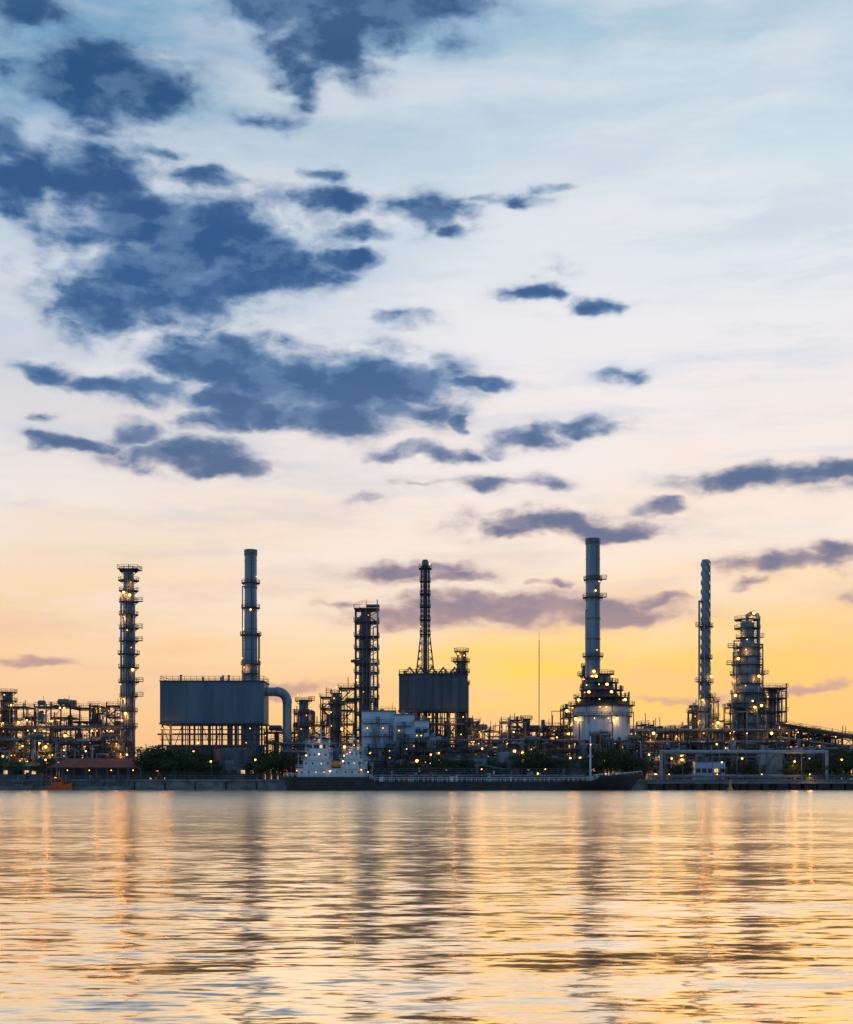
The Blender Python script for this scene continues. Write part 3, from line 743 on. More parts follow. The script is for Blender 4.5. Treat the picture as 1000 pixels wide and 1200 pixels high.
for (u0, u1, lab) in ((-800, 333, 'grey stained concrete quay wall along the river'), (333, 756, 'concrete quay wall behind the tanker'), (756, 1800, 'grey concrete quay wall below the jetty pipes')):
    d = 404; x0, x1 = X(u0, d)+0.02, X(u1, d)-0.02
    o = thing('quay_wall', lab, 'wall', (x0+x1)/2, d, 0); W = x1-x0
    mb = MB(); mb.boxb(-W/2, W/2, -0.9, 0.6, -3, 2.6)
    part(o, 'wall_face', mb, M_CONC)
    mb = MB(); mb.boxb(-W/2, W/2, -1.3, 0.8, 2.603, 3.15); part(o, 'coping', mb, M_CONC)
    n = int(min(W, 130)/9); st = -W/2 if u0 > 0 else W/2-n*9
    for i in range(n):
        mb = MB(); x = st+9*i+1; mb.boxb(x-.2, x+.2, -1.2, -0.91, 0.1, 2.4); part(o, 'fender', mb, M_DARK)
    mb = MB(); xa = max(-W/2, -W/2 if u0 > 0 else W/2-150); xb = min(W/2, W/2 if u0 < 700 else -W/2+130)
    mb.railline((xa, -1.0, 3.15), (xb, -1.0, 3.15), 1.1, 0.08); part(o, 'handrail', mb, M_STEEL2)

# ------------------------------------------------------------------ vegetation
def leaf_cloud(mb, R, clumps, nper, size):
    for (cx, cy, cz, r) in clumps:
        for i in range(nper):
            th = R.uniform(0, 2*pi); ph = math.acos(R.uniform(-1, 1)); rr = r*(R.random()**0.45)
            x = cx+rr*sin(ph)*cos(th); y = cy+rr*sin(ph)*sin(th); z = cz+rr*0.75*cos(ph)
            a = R.uniform(0, 2*pi); t = R.uniform(-1, 1); q = size*R.uniform(.6, 1.3)
            ux, uy, uz = cos(a)*q, sin(a)*q, t*q*0.5
            wx, wy, wz = -sin(a)*q*t*.5, cos(a)*q*t*.5, q*0.7
            b = len(mb.v)
            mb.v += [(x-ux, y-uy, z-uz), (x+wx*.6, y+wy*.6, z-wz*.6), (x+ux, y+uy, z+uz), (x-wx*.6, y-wy*.6, z+wz*.6)]
            mb.addf([(b, b+1, b+2, b+3)])
def tree_meshes(seed, h, w):
    R = random.Random(seed)
    t = MB(); t.cyl((0, 0, -0.1), (0.1, 0, h*0.35), 0.26, 0.18, 8)
    cl = []
    for i in range(9):
        a = 2*pi*i/9+R.uniform(-.3, .3); rr = w*R.uniform(.35, .85); z = h*R.uniform(0.45, 0.85)
        e = (cos(a)*rr, sin(a)*rr, z); t.cyl((0.1, 0, h*0.33), e, 0.11, 0.03, 5); cl.append((*e, w*R.uniform(.3, .5)))
    t.cyl((0.1, 0, h*0.33), (0, 0, h*0.85), 0.15, 0.04, 5); cl.append((0, 0, h*0.85, w*.45)); cl.append((w*.2, 0, h*.62, w*.55)); cl.append((-w*.3, 0, h*.4, w*.5)); cl.append((w*.4, 0, h*.35, w*.45))
    c = MB(); leaf_cloud(c, R, cl, 150, 0.25)
    return t.mesh('trunk', M_TRUNK), c.mesh('crown', M_LEAF)
TM = [tree_meshes(50+i, 8.5, 3.8) for i in range(4)]
def palm_meshes(seed):
    R = random.Random(seed); t = MB(); t.cyl((0, 0, -.1), (0.2, 0, 5), 0.2, 0.16, 8); t.cyl((0.2, 0, 5), (0.3, 0, 9), 0.16, 0.12, 8)
    c = MB()
    for i in range(16):
        a = 2*pi*i/16+R.uniform(-.15, .15); el = R.uniform(-.2, 1.0); prev = (0.3, 0, 9.0); l = 2.8
        for k in range(6):
            f = (k+1)/6; p = (0.3+cos(a)*l*f*cos(el*.7), sin(a)*l*f*cos(el*.7), 9.0+l*(sin(el)*f-0.8*f*f))
            for q in range(3):
                g = q/3; m = tuple(prev[j]+(p[j]-prev[j])*g for j in range(3)); wv_ = 0.55*(1-f*.6)
                for sd in (-1, 1):
                    b = len(c.v)
                    c.v += [m, (m[0]-sin(a)*sd*wv_+cos(a)*.2, m[1]+cos(a)*sd*wv_, m[2]-.35), (m[0]+cos(a)*.12, m[1]+sin(a)*.12, m[2])]
                    c.addf([(b, b+1, b+2)])
            prev = p
    return t.mesh('trunk', M_TRUNK), c.mesh('crown', M_LEAF)
PM = palm_meshes(3)
def tree(u, vt, d, wk=1.0, palm=False):
    tm = PM if palm else random.choice(TM); hh = H(vt, d); base = 10.2 if palm else 9.6
    o = thing('palm_tree' if palm else 'broadleaf_tree', 'slim palm tree near the quay' if palm else 'dark green leafy tree standing near the quay', 'tree', X(u, d), d, G, 'palms by the quay' if palm else 'trees along the quay')
    o.rotation_euler = (0, 0, random.uniform(0, 6)); k = hh/base; o.scale = (k*wk, k*wk, k)
    part(o, 'trunk', tm[0], None); part(o, 'crown', tm[1], None)
for (u, v) in ((174, 874), (181, 868), (189, 872), (198, 878), (208, 870), (219, 878), (231, 875), (243, 884), (254, 890), (295, 890), (305, 880), (316, 873), (328, 874), (340, 882),
               (440, 888), (452, 892), (463, 890), (474, 892), (486, 892), (516, 884), (531, 886), (548, 882), (561, 888), (577, 886), (590, 890), (611, 878), (624, 874), (637, 876), (650, 884), (663, 886),
               (690, 880), (705, 872), (717, 868), (729, 874), (741, 878), (752, 884), (792, 892), (803, 888), (862, 892), (874, 888), (886, 893), (925, 890), (938, 884), (952, 886), (966, 882), (980, 876), (992, 870), (1004, 874), (-6, 878), (18, 888), (52, 884)):
    tree(u, v, random.uniform(409.5, 412), random.uniform(1.0, 1.35))
for (u, v) in ((541, 872), (645, 868), (772, 876), (322, 866)): tree(u, v, 411, 1, True)
def hedge(u0, u1, vt, d, seed):
    R = random.Random(seed); W = (u1-u0)*S(d); h = H(vt, d); mb = MB(); n = int(W/0.8)
    cl = [(W*(i+.5)/n, R.uniform(-.4, .4), h*R.uniform(.35, .7), h*R.uniform(.4, .6)) for i in range(n)]
    leaf_cloud(mb, R, cl, 90, 0.14)
    o = single('hedge', 'low clipped green hedge along the quay edge', 'hedge', mb, M_LEAF, (X(u0, d), d, G), 'hedges along the quay')
hedge(168, 333, 902, 406.5, 1); hedge(940, 1040, 904, 406.5, 2)
R = random.Random(9); mb = MB()
cl = []
for i in range(520):
    x = -300+600*i/520; cl.append((x, R.uniform(-6, 6), R.uniform(2.5, 9.5)+2.0*sin(x*0.03), R.uniform(1.8, 3.6)))
leaf_cloud(mb, R, cl, 55, 0.55)
for i in range(300): x = -300+2*i; mb.boxb(x-0.2, x+.2, 0, .4, 0, 5)
o = single('distant_wood', 'dark mass of distant treetops behind the plant', 'wood', mb, M_LEAFFAR, (0, 640, G)); o["kind"] = "stuff"

# ------------------------------------------------------------------ tanker
d = 384; s = S(d); LEN = 422*s; x0 = X(333, d)
def zv(v): return CAM_H+(HZ-v)*s
sh = thing('tanker_ship', 'low laden black hulled tanker with white stern superstructure, moored', 'ship', x0, 388, 0)
def deckz(t):
    if t < 0.235: return 3.8
    if t < 0.25: return 3.8-(t-0.235)/0.015*1.3
    if t < 0.85: return 2.5+max(0, (t-0.7))*1.2
    if t < 0.87: return 2.68+(t-0.85)/0.02*0.8
    return 3.48+((t-0.87)/0.13)**1.5*0.9
def half(t, k):
    b = 7.6
    if t < 0.12: b *= (0.62+0.38*sin(t/0.12*pi/2)) if k > 0 else 0.3+0.7*t/0.12
    st = 0.80 if k > 1 else 0.74
    if t > st: b *= max(0.0, 1-((t-st)/(1-st))**(2.3 if k > 1 else 1.8))
    return max(b, 0.06)
mb = MB(); ts = [0, 0.02, 0.05, 0.09, 0.13, 0.2, 0.234, 0.251, 0.35, 0.5, 0.65, 0.75, 0.80, 0.849, 0.871, 0.89, 0.91, 0.93, 0.95, 0.97, 0.985, 1.0]
LV = [(-3, 0.945, 0, 2.5), (0.0, 0.962, 1, 1.0), (0.58, 0.972, 1, 0.7), (None, 1.0, 2, 0)]
for t in ts:
    row = []
    for sd in (-1, 1):
        for (z, lk, k, x_s) in (LV if sd == -1 else LV[::-1]):
            zz = deckz(t) if z is None else z
            xx = x_s+t*(LEN*lk-x_s); row.append((xx, sd*half(t, k), zz))
    mb.v += row
n = 8
for i in range(len(ts)-1):
    mb.addf([(i*n+j, (i+1)*n+j, (i+1)*n+(j+1) % n, i*n+(j+1) % n) for j in range(n)])
mb.addf([tuple(range(n-1, -1, -1)), tuple((len(ts)-1)*n+j for j in range(n))])
part(sh, 'hull', mb, M_HULL)
def px(u): return (u-333)*s
mb = MB()
for sd in (-1, 1):
    prev = None
    for i in range(76):
        t = i/75; p = (t*LEN, sd*(half(t, 2)-.1), deckz(t)-.02)
        if prev:
            mb.beam((prev[0], prev[1], prev[2]+1.1), (p[0], p[1], p[2]+1.1), 0.12); mb.beam((prev[0], prev[1], prev[2]+.6), (p[0], p[1], p[2]+.6), 0.08)
        mb.beam(p, (p[0], p[1], p[2]+1.1), 0.11); prev = p
part(sh, 'deck_railing', mb, M_SHIPWHITE)
mb = MB()
for sd in (-1, 1):
    prev = None
    for i in range(16):
        t = 0.872+0.128*i/15; p = (t*LEN, sd*half(t, 2), deckz(t)-.05)
        if prev:
            b_ = len(mb.v); mb.v += [prev, p, (p[0]+.1, p[1], p[2]+0.7), (prev[0]+.1, prev[1], prev[2]+0.7)]; mb.addf([(b_, b_+1, b_+2, b_+3)])
        prev = p
part(sh, 'bulwark', mb, M_HULL)
def tier(name, u0, u1, z0, z1, yw, wins, lit=0.2, wz=0.45, ww=0.4, wh=0.45):
    mb = MB(); mb.boxb(px(u0), px(u1), -yw, yw, z0, z1-.15)
    mb.boxb(px(u0)-.6, px(u1)+.6, -yw-.5, yw+.5, z1-.147, z1)
    p_ = part(sh, name, mb, M_SHIPWHITE)
    mb = MB(); mb.rail(px(u0)-.5, px(u1)+.5, -yw-.4, yw+.4, z1, 1.0, 0.08, 1.5); part(p_, 'railing', mb, M_SHIPWHITE)
    for k in range(wins):
        x = px(u0)+(px(u1)-px(u0))*(k+.5+random.uniform(-.15, .15))/wins
        w = MB(); w.boxb(-ww/2, ww/2, -0.05, -.01, 0, wh)
        w.cur = 1; w.boxb(-ww/2-.07, ww/2+.07, -.07, -.01, -.08, -.003); w.boxb(-ww/2-.07, ww/2+.07, -.07, -.01, wh+.003, wh+.08)
        part(p_, 'window', w, [M_LITWIN if random.random() < lit else M_GLASS, M_STEEL2], loc=(x, -yw, z0+(z1-z0)*wz))
    return p_
tier('poop_house', 350, 426, 3.8, 6.2, 6.0, 9)
tier('deck_house', 356, 388, 6.2, 8.7, 5.2, 4)
tier('deck_house', 400, 425, 6.2, 9.0, 5.2, 4)
tier('deck_house', 360, 386, 8.7, 11.0, 4.6, 4)
tier('deck_house', 404, 420, 9.0, 11.3, 4.4, 3)
tier('wheelhouse', 363, 383, 11.0, 13.2, 5.0, 5, 0.1, 0.4, 0.7, 0.9)
mb = MB()
mb.lathe(px(394), 1.0, [(1.3, 6.2), (1.2, 11.6), (0.9, 12.0)], 16); mb.cyl((px(394)-.4, 1, 11.8), (px(394)-.5, 1, 13), .25); mb.cyl((px(394)+.4, 1, 11.8), (px(394)+.4, 1, 12.8), .2)
part(sh, 'funnel', mb, M_BOX)
mb = MB(); mx_ = px(375)
mb.cyl((mx_, 0, 13.2), (mx_, 0, zv(850)), 0.16, .09); mb.beam((mx_, -1.8, 16.0), (mx_, 1.8, 16.0), .1); mb.beam((mx_-1.6, 0, 15.2), (mx_+1.6, 0, 15.2), .16); mb.sphere((mx_-1.2, 0, 15.6), .4); mb.beam((mx_-1.0, 0, 16.8), (mx_+1.0, 0, 16.8), .2)
part(sh, 'radar_mast', mb, M_SHIPWHITE)
mb = MB(); mb.cyl((px(413), 0, 11.3), (px(413), 0, 16.2), .16, .08); mb.beam((px(409), 0, 14.6), (px(417), 0, 14.6), .14); mb.beam((px(413), 0, 15.6), (px(439), 0, 6), .08); mb.beam((px(413), 0, 15.6), (px(394), 1, 12), .05)
part(sh, 'signal_mast', mb, M_SHIPWHITE)
for u, z0, z1 in ((349, 3.8, 10.5), (430, 3.8, 9.5), (436, 2.6, 8), (358, 11, 14.6), (389, 8.7, 12)):
    mb = MB(); mb.cyl((px(u), -2, z0), (px(u), -2, z1), .1, .06); mb.beam((px(u)-.8, -2, z1-.8), (px(u)+.8, -2, z1-.8), .08); part(sh, 'pole', mb, M_SHIPWHITE)
for k in range(9):
    mb = MB(); u = random.choice([350, 392, 397, 422, 428])+random.uniform(-2, 2); y = random.uniform(-5.5, -3); mb.lathe(px(u), y, [(.3, 6.2), (.3, 7.4), (.55, 7.6), (.5, 8.1)], 10); part(sh, 'ventilator', mb, random.choice([M_SHIPWHITE, M_STEEL2]))
mb = MB(); mb.drum(px(388), px(401), -6.6, 7.3, 0.75, 12); mb.boxb(px(391), px(398), -7.0, -6.2, 7.8, 8.3); part(sh, 'lifeboat', mb, M_ORANGE)
for u in (388.5, 400.5):
    mb = MB(); mb.pipe([(px(u), -5.4, 6.2), (px(u), -5.7, 9.0), (px(u), -6.7, 9.0), (px(u), -6.7, 7.9)], .1); part(sh, 'davit', mb, M_SHIPWHITE)
mb = MB(); fx = px(694); mb.cyl((fx, 0, 2.5), (fx, 0, zv(862)), .34, .18, 10); mb.beam((fx-1.2, 0, 13.2), (fx+1.2, 0, 13.2), .12); mb.ring(fx, 0, 9.6, 9.8, .3, .8, 12)
part(sh, 'foremast', mb, M_SHIPWHITE)
for k, y in enumerate((-4.2, -3.2, -2.5, -1.6, 1.2, 2.2, 3)):
    mb = MB(); r = random.uniform(.12, .22); mb.cyl((px(438), y, 3.4+r+.3*(k % 3)), (px(688), y, 3.4+r+.3*(k % 3)), r, None, 8); part(sh, 'deck_pipe', mb, random.choice([M_DECKRED, M_PIPE, M_STEEL2]))
mb = MB()
for u in range(442, 690, 9):
    mb.beam((px(u), -4.6, 2.5), (px(u), -4.6, 4.6), .13); mb.beam((px(u), 3.6, 2.5), (px(u), 3.6, 4.6), .13); mb.beam((px(u), -4.6, 3.3), (px(u), 3.6, 3.3), .14); mb.beam((px(u), -4.6, 4.5), (px(u), 3.6, 4.5), .1)
mb.beam((px(442), -4.6, 4.5), (px(686), -4.6, 4.5), .09)
part(sh, 'pipe_support', mb, M_STEEL2)
for k in range(5):
    mb = MB(); x = px(556+k*5); mb.pipe([(x, -6.8, 4.3), (x, 0, 4.3), (x, 0, 2.6)], .2); mb.cyl((x, -7.0, 4.3), (x, -6.8, 4.3), .34); part(sh, 'cargo_manifold', mb, M_RUSTPIPE)
mb = MB(); mb.boxb(px(434), px(690), -.5, .5, 5.0, 5.12); mb.railline((px(434), -.5, 5.1), (px(690), -.5, 5.1)); mb.railline((px(434), .5, 5.1), (px(690), .5, 5.1))
for u in range(440, 690, 10): mb.beam((px(u), -.4, 2.5), (px(u), -.4, 5), .14); mb.beam((px(u), .4, 2.5), (px(u), .4, 5), .14)
part(sh, 'catwalk', mb, M_STEEL2)
for k in range(80):
    mb = MB(); u = random.uniform(438, 690); h = random.uniform(.4, 2.8); y = random.uniform(-6, 5)
    if k % 2: mb.lathe(px(u), y, [(.2, 2.5), (.2, 3+h), (.38, 3.05+h), (.38, 3.2+h)], 10)
    else: mb.boxb(px(u)-.5, px(u)+.5, y-.5, y+.5, 2.48, 3+h*.6); mb.boxb(px(u)-.6, px(u)+.6, y-.6, y+.6, 3.003+h*.6, 3.1+h*.6)
    part(sh, 'deck_fitting', mb, random.choice([M_STEEL2, M_PIPE, M_SHIPWHITE, M_DECKRED]))
for u in (708, 722, 735):
    mb = MB(); mb.boxb(px(u)-1, px(u)+1, -.8, .8, 3.3, 4.0); mb.drum(px(u)-.8, px(u)+.8, 0, 4.5, .5, 10); part(sh, 'winch', mb, M_STEEL2)
mb = MB(); cx_ = px(560); mb.cyl((cx_, 0, 2.6), (cx_, 0, 7.6), .35, .28, 10); mb.boxb(cx_-.6, cx_+.6, -.6, .6, 6.6, 7.3); mb.beam((cx_, 0, 7.4), (cx_+8, 0, 6.0), .28); mb.cyl((cx_, 0, 7.6), (cx_+8, 0, 6.1), .05, None, 4)
part(sh, 'deck_crane', mb, M_STEEL2)
for (u, z, k) in ((375, 10.2, LMW), (349, 5.6, LMS), (403, 8.2, LMW), (424, 5.8, LMS), (388, 5.4, LMW), (411, 10.7, LMS), (432, 5.2, LMS)): lamp(sh, px(u), -6.8, z, k, False)
lamp(sh, px(694), -.7, 13.0, LMS, False); lamp(sh, px(565), -2, 6.0, LMS, False); lamp(sh, px(640), -2, 6.0, LMS, False)

# ------------------------------------------------------------------ jetty and portal pipes
d = 398; s = S(d)
jt = thing('jetty', 'low concrete jetty deck on piles with steel railing', 'jetty', X(760, d), 400, 0); W = 330*s
mb = MB(); mb.boxb(0, W, -2.5, 2.4, 1.9, 2.5); part(jt, 'deck', mb, M_CONC)
for i in range(20):
    for y in (-2, 1.6):
        mb = MB(); mb.cyl((1+i*W/20, y, -3), (1+i*W/20, y, 1.898), .28, None, 10); part(jt, 'pile', mb, M_DARK)
mb = MB(); mb.railline((0, -2.4, 2.5), (W, -2.4, 2.5), 1.1, .09); part(jt, 'handrail', mb, M_STEEL2)
for x in (6, 20, 33, 47):
    mb = MB(); mb.cyl((x, -1.7, 2.5), (x, -1.7, 5), .07); part(jt, 'lamp_post', mb, M_STEEL2); lamp(jt, x, -2.3, 4.6, LMS)
d = 406.5
s = S(d)
pp = thing('pipe_portal', 'dull blue grey overhead pipe portal on slim steel legs', 'pipe portal', X(775, d), d); W = 194*s
zt = H(881, d)
mb = MB(); mb.pipe([(0, 0, 0), (0, 0, zt), (W, 0, zt), (W, 0, 0)], .52, 12); part(pp, 'pipe', mb, M_GANTRY)
mb = MB(); mb.pipe([(1.2, .8, 0), (1.2, .8, zt-1.6), (W*.6, .8, zt-1.6), (W*.6, .8, 0)], .22, 10); part(pp, 'pipe', mb, M_STEEL2)
for i, x in enumerate((1.0, W*.13, W*.31, W*.46, W*.64, W*.85, W-1)):
    mb = MB(); mb.beam((x, .4, 0), (x, .4, zt-.55), .22); mb.beam((x-.5, .4, zt-.65), (x+.5, .4, zt-.65), .18)
    part(pp, 'support_leg', mb, M_STEEL2)
for x in (3, 24, 44): lamp(pp, x, -.6, zt-2.0)

mb = MB()
for i in range(13): mb.beam((i*5, -.3, 0), (i*5, -.3, 1.2), .2); mb.beam((i*5, 2.4, 0), (i*5, 2.4, 1.2), .2); mb.beam((i*5, -.3, .7), (i*5, 2.4, .7), .18)
for k in range(4): mb.cyl((0, k*.7, 1.0+k*.12), (60, k*.7, 1.0+k*.12), .24, None, 8)
single('quay_pipeline', 'low bundle of pale pipes on sleepers along the quay', 'pipeline', mb, M_PIPE, (X(765, 405), 407.6, G))

d = 398
pt = thing('pontoon', 'flat floating pontoon with railings and gangway', 'pontoon', X(-20, d), 400.3, 0); W = 170*S(d)
mb = MB(); mb.boxb(0, W, -1.8, 1.8, -.5, 1.0); mb.boxb(-.1, W+.1, -1.9, 1.9, 1.003, 1.15); part(pt, 'float', mb, M_CONC)
mb = MB(); mb.rail(0.2, W-.2, -1.7, 1.7, 1.15); part(pt, 'handrail', mb, M_STEEL2)
for i in range(6): mb = MB(); mb.cyl((2+i*W/6, 2.1, -3), (2+i*W/6, 2.1, 4.4), .3); part(pt, 'mooring_pile', mb, M_CONC)
def boat(u, d, L_, hullm, label, k):
    o = thing('work_boat', label, 'boat', X(u, d), d, 0)
    mb = MB(); st = [(0, .8, 1.0), (.15, 1, 1.0), (.6, 1, 1.05), (.8, .75, 1.25), (.92, .4, 1.5), (1, .05, 1.75)]
    for (t, w, z) in st:
        x = t*L_-L_/2; mb.v += [(x, -w*1.5, z*k), (x*.95, -w*1.1, -.3), (x*.95, w*1.1, -.3), (x, w*1.5, z*k)]
    for i in range(5): mb.addf([(i*4+j, (i+1)*4+j, (i+1)*4+(j+1) % 4, i*4+(j+1) % 4) for j in range(4)])
    mb.addf([(3, 2, 1, 0), (20, 21, 22, 23)]); part(o, 'hull', mb, hullm)
    mb = MB(); mb.boxb(-L_*.3, L_*.12, -1, 1, .95*k, 2.5*k); mb.boxb(-L_*.34, L_*.18, -1.25, 1.25, 2.5*k+.003, 2.5*k+.2); part(o, 'cabin', mb, hullm)
    for q in range(3): mb = MB(); mb.boxb(-L_*.26+q*L_*.13, -L_*.26+q*L_*.13+L_*.09, -1.06, -1.005, 1.7*k, 2.3*k); part(o, 'window', mb, M_GLASS)
    mb = MB(); mb.cyl((0, 0, 2.5*k), (0, 0, 4.6*k), .07); mb.beam((-.6, 0, 4.0*k), (.6, 0, 4.0*k), .06); part(o, 'mast', mb, M_STEEL2)
boat(70, 397.2, 7.5, M_REDPAINT, 'small orange red workboat moored against the pontoon', 1.35)
boat(25, 397.2, 7, M_STEEL2, 'small grey launch moored at the pontoon', 1)
by = thing('mooring_buoy', 'small orange channel buoy floating on the river', 'buoy', X(856, 392), 392, 0)
mb = MB(); mb.lathe(0, 0, [(.7, -.5), (.8, .1), (.75, .6), (.4, .8)], 16); part(by, 'float', mb, M_ORANGE)
mb = MB(); mb.lathe(0, 0, [(.35, .8), (.22, 2.2), (.3, 2.3), (.3, 2.7), (.05, 2.9)], 12); part(by, 'top_mark', mb, M_ORANGE)

def yard_lamp(u, v, d):
    o = thing('yard_lamp', 'slim steel yard lamp post with lit head', 'lamp post', X(u, d), d, G, 'lamp posts around the yard')
    h = H(v, d); mb = MB(); mb.cyl((0, 0, 0), (0, 0, h), .12, .07); mb.beam((0, 0, h), (0, -1.2, h+.25), .08); part(o, 'post', mb, M_STEEL2)
    lamp(o, 0, -1.3, h-.1, LM if random.random() < .7 else LMW)
for (u, v, d) in ((5, 886, 408), (28, 874, 408), (55, 890, 408), (102, 880, 407.5), (150, 884, 407.5), (248, 892, 408), (300, 890, 408), (505, 884, 409), (565, 877, 409), (668, 888, 409), (760, 884, 408),
                  (845, 893, 408), (930, 892, 408), (985, 890, 408)): yard_lamp(u, v, d)

# ------------------------------------------------------------------ sky
w = bpy.data.worlds.new("World"); scene.world = w; w.use_nodes = True
nt = w.node_tree; N = nt.nodes; L = nt.links
bg = N['Background']
tc = N.new('ShaderNodeTexCoord')
sep = N.new('ShaderNodeSeparateXYZ'); L.new(tc.outputs['Generated'], sep.inputs[0])
def math_(op, a, b=None, c=None, clamp=False):
    n = N.new('ShaderNodeMath'); n.operation = op; n.use_clamp = clamp
    for i, v in enumerate((a, b, c)):
        if v is None: continue
        if isinstance(v, (int, float)): n.inputs[i].default_value = v
        else: L.new(v, n.inputs[i])
    return n.outputs[0]
def mixc(f, a, b, mode='MIX'):
    n = N.new('ShaderNodeMix'); n.data_type = 'RGBA'; n.blend_type = mode
    for idx, v in ((0, f), (6, a), (7, b)):
        if isinstance(v, (int, float)): n.inputs[idx].default_value = v
        elif isinstance(v, tuple): n.inputs[idx].default_value = (*v, 1)
        else: L.new(v, n.inputs[idx])
    return n.outputs[2]
def smooth(v, a, b, lo=0.0, hi=1.0):
    n = N.new('ShaderNodeMapRange'); n.interpolation_type = 'SMOOTHSTEP'
    n.inputs[1].default_value = a; n.inputs[2].default_value = b; n.inputs[3].default_value = lo; n.inputs[4].default_value = hi
    L.new(v, n.inputs[0]); return n.outputs[0]
az = math_('ARCTAN2', sep.outputs['X'], sep.outputs['Y'])
el = math_('ARCSINE', sep.outputs['Z'])
comb = N.new('ShaderNodeCombineXYZ'); L.new(az, comb.inputs[0]); L.new(el, comb.inputs[1])
def noise(vec, sx, sy, detail, rough, off=0.0, lac=2.0, rot=0.0):
    mp = N.new('ShaderNodeMapping'); mp.inputs['Scale'].default_value = (sx, sy, 1); mp.inputs['Location'].default_value = (off, off*1.7, off)
    mp.inputs['Rotation'].default_value = (0, 0, rot)
    L.new(vec, mp.inputs[0])
    n = N.new('ShaderNodeTexNoise'); n.noise_dimensions = '2D'; n.inputs['Scale'].default_value = 1; n.inputs['Detail'].default_value = detail; n.inputs['Roughness'].default_value = rough; n.inputs['Lacunarity'].default_value = lac
    L.new(mp.outputs[0], n.inputs['Vector']); return n
def vm(op, a, b, c=None):
    n = N.new('ShaderNodeVectorMath'); n.operation = op
    for i, v in enumerate((a, b, c)):
        if v is None: continue
        if isinstance(v, tuple): n.inputs[i].default_value = v
        else: L.new(v, n.inputs[i])
    return n
w1 = noise(comb.outputs[0], 20, 34, 3, 0.55, 3.1)
wd = vm('SUBTRACT', w1.outputs['Color'], (0.5, 0.5, 0.5))
wp = vm('MULTIPLY_ADD', wd.outputs[0], (0.045, 0.022, 0.0), comb.outputs[0])
wp2 = vm('MULTIPLY_ADD', wd.outputs[0], (0.016, 0.009, 0.0), comb.outputs[0])
def ae(u, v):
    a_ = atan((u-500)/F); return a_, atan((HZ-v)/F*cos(a_))
blobs = [
 (340,0,90,28,1),(440,6,115,36,1),(530,0,60,22,1),(385,42,65,40,1),(350,92,26,26,.9),(120,92,90,40,1),(165,108,62,28,1),(70,98,55,20,1),(28,10,60,20,.9),(5,165,40,28,1),(115,203,78,26,1),(40,200,45,30,1),(8,215,36,24,.95),
 (250,217,40,11,.8),(190,180,32,9,.75),(170,262,95,36,1),(240,284,120,46,1),(300,302,85,38,1),(345,312,66,22,1),(125,358,62,36,1),(185,330,105,46,1),(405,302,48,10,.8),(100,270,60,18,.85),(240,330,60,30,.9),
 (372,207,38,8,.95),(392,235,48,12,.95),(503,248,42,20,1),(530,272,26,9,.75),(600,232,44,8,.6),(645,220,22,6,.6),(615,340,38,10,.75),(700,357,28,8,.9),(655,318,26,8,.6),(650,345,18,8,.65),
 (45,432,34,12,1),(55,487,16,6,.75),(85,521,48,9,.95),(160,456,80,14,1),(250,420,66,26,1),(320,448,85,34,1),(415,446,85,33,1),(490,450,66,22,1),(560,450,42,9,.9),(400,488,95,20,1),(470,478,56,17,.95),(330,485,60,15,.95),(390,462,110,30,1),
 (250,492,40,12,.85),(280,470,45,18,.9),(160,512,36,13,1),(205,535,76,17,1),(262,547,50,12,1),(495,531,60,10,.78),(527,492,13,9,.65),(605,515,50,11,.88),(685,502,46,9,.88),(640,505,32,8,.75),
 (500,567,34,7,.68),(595,566,62,9,.78),(635,613,92,14,1),(590,622,54,9,.95),(710,618,64,9,.98),(775,597,32,10,.88),(890,560,92,11,1),(985,552,52,9,1),(930,660,72,13,1),(985,645,36,9,.95),
 (885,683,20,5,.7),(480,670,66,9,1),(530,679,56,8,1),(640,713,125,15,1),(560,709,90,14,1),(470,722,72,12,.8),(730,722,74,9,.95),(405,706,34,7,.7),(655,685,18,5,.7),(780,705,34,5,.7),
 (30,777,52,6,.62),(330,806,80,7,.66),(230,812,60,6,.6),(960,806,90,5,.62),(800,820,80,5,.58),(1060,700,60,12,.9),(1120,560,120,12,.95),(440,585,30,6,.55),(735,440,40,8,.5),(460,375,50,10,.5),(310,140,50,10,.5),(60,320,50,14,.55),(420,270,40,10,.5)]
acc = None
for (u, v, rx, ry, wt) in blobs:
    a_, e_ = ae(u, v); ia = F/rx/1.12; ie = F/ry/1.16
    q = vm('MULTIPLY_ADD', wp.outputs[0], (ia, ie, 0), (-a_*ia, -e_*ie, sqrt(max(0, -log(wt)))))
    dt = N.new('ShaderNodeVectorMath'); dt.operation = 'DOT_PRODUCT'; L.new(q.outputs[0], dt.inputs[0]); L.new(q.outputs[0], dt.inputs[1])
    acc = dt.outputs['Value'] if acc is None else math_('MINIMUM', dt.outputs['Value'], acc)
acc = math_('POWER', 0.3679, acc)
front = smooth(sep.outputs['Y'], 0.0, 0.3)
acc = math_('MULTIPLY', acc, front)
n2 = noise(wp2.outputs[0], 22, 44, 8, 0.56, 7.7)
gate = smooth(acc, 0.02, 0.4)
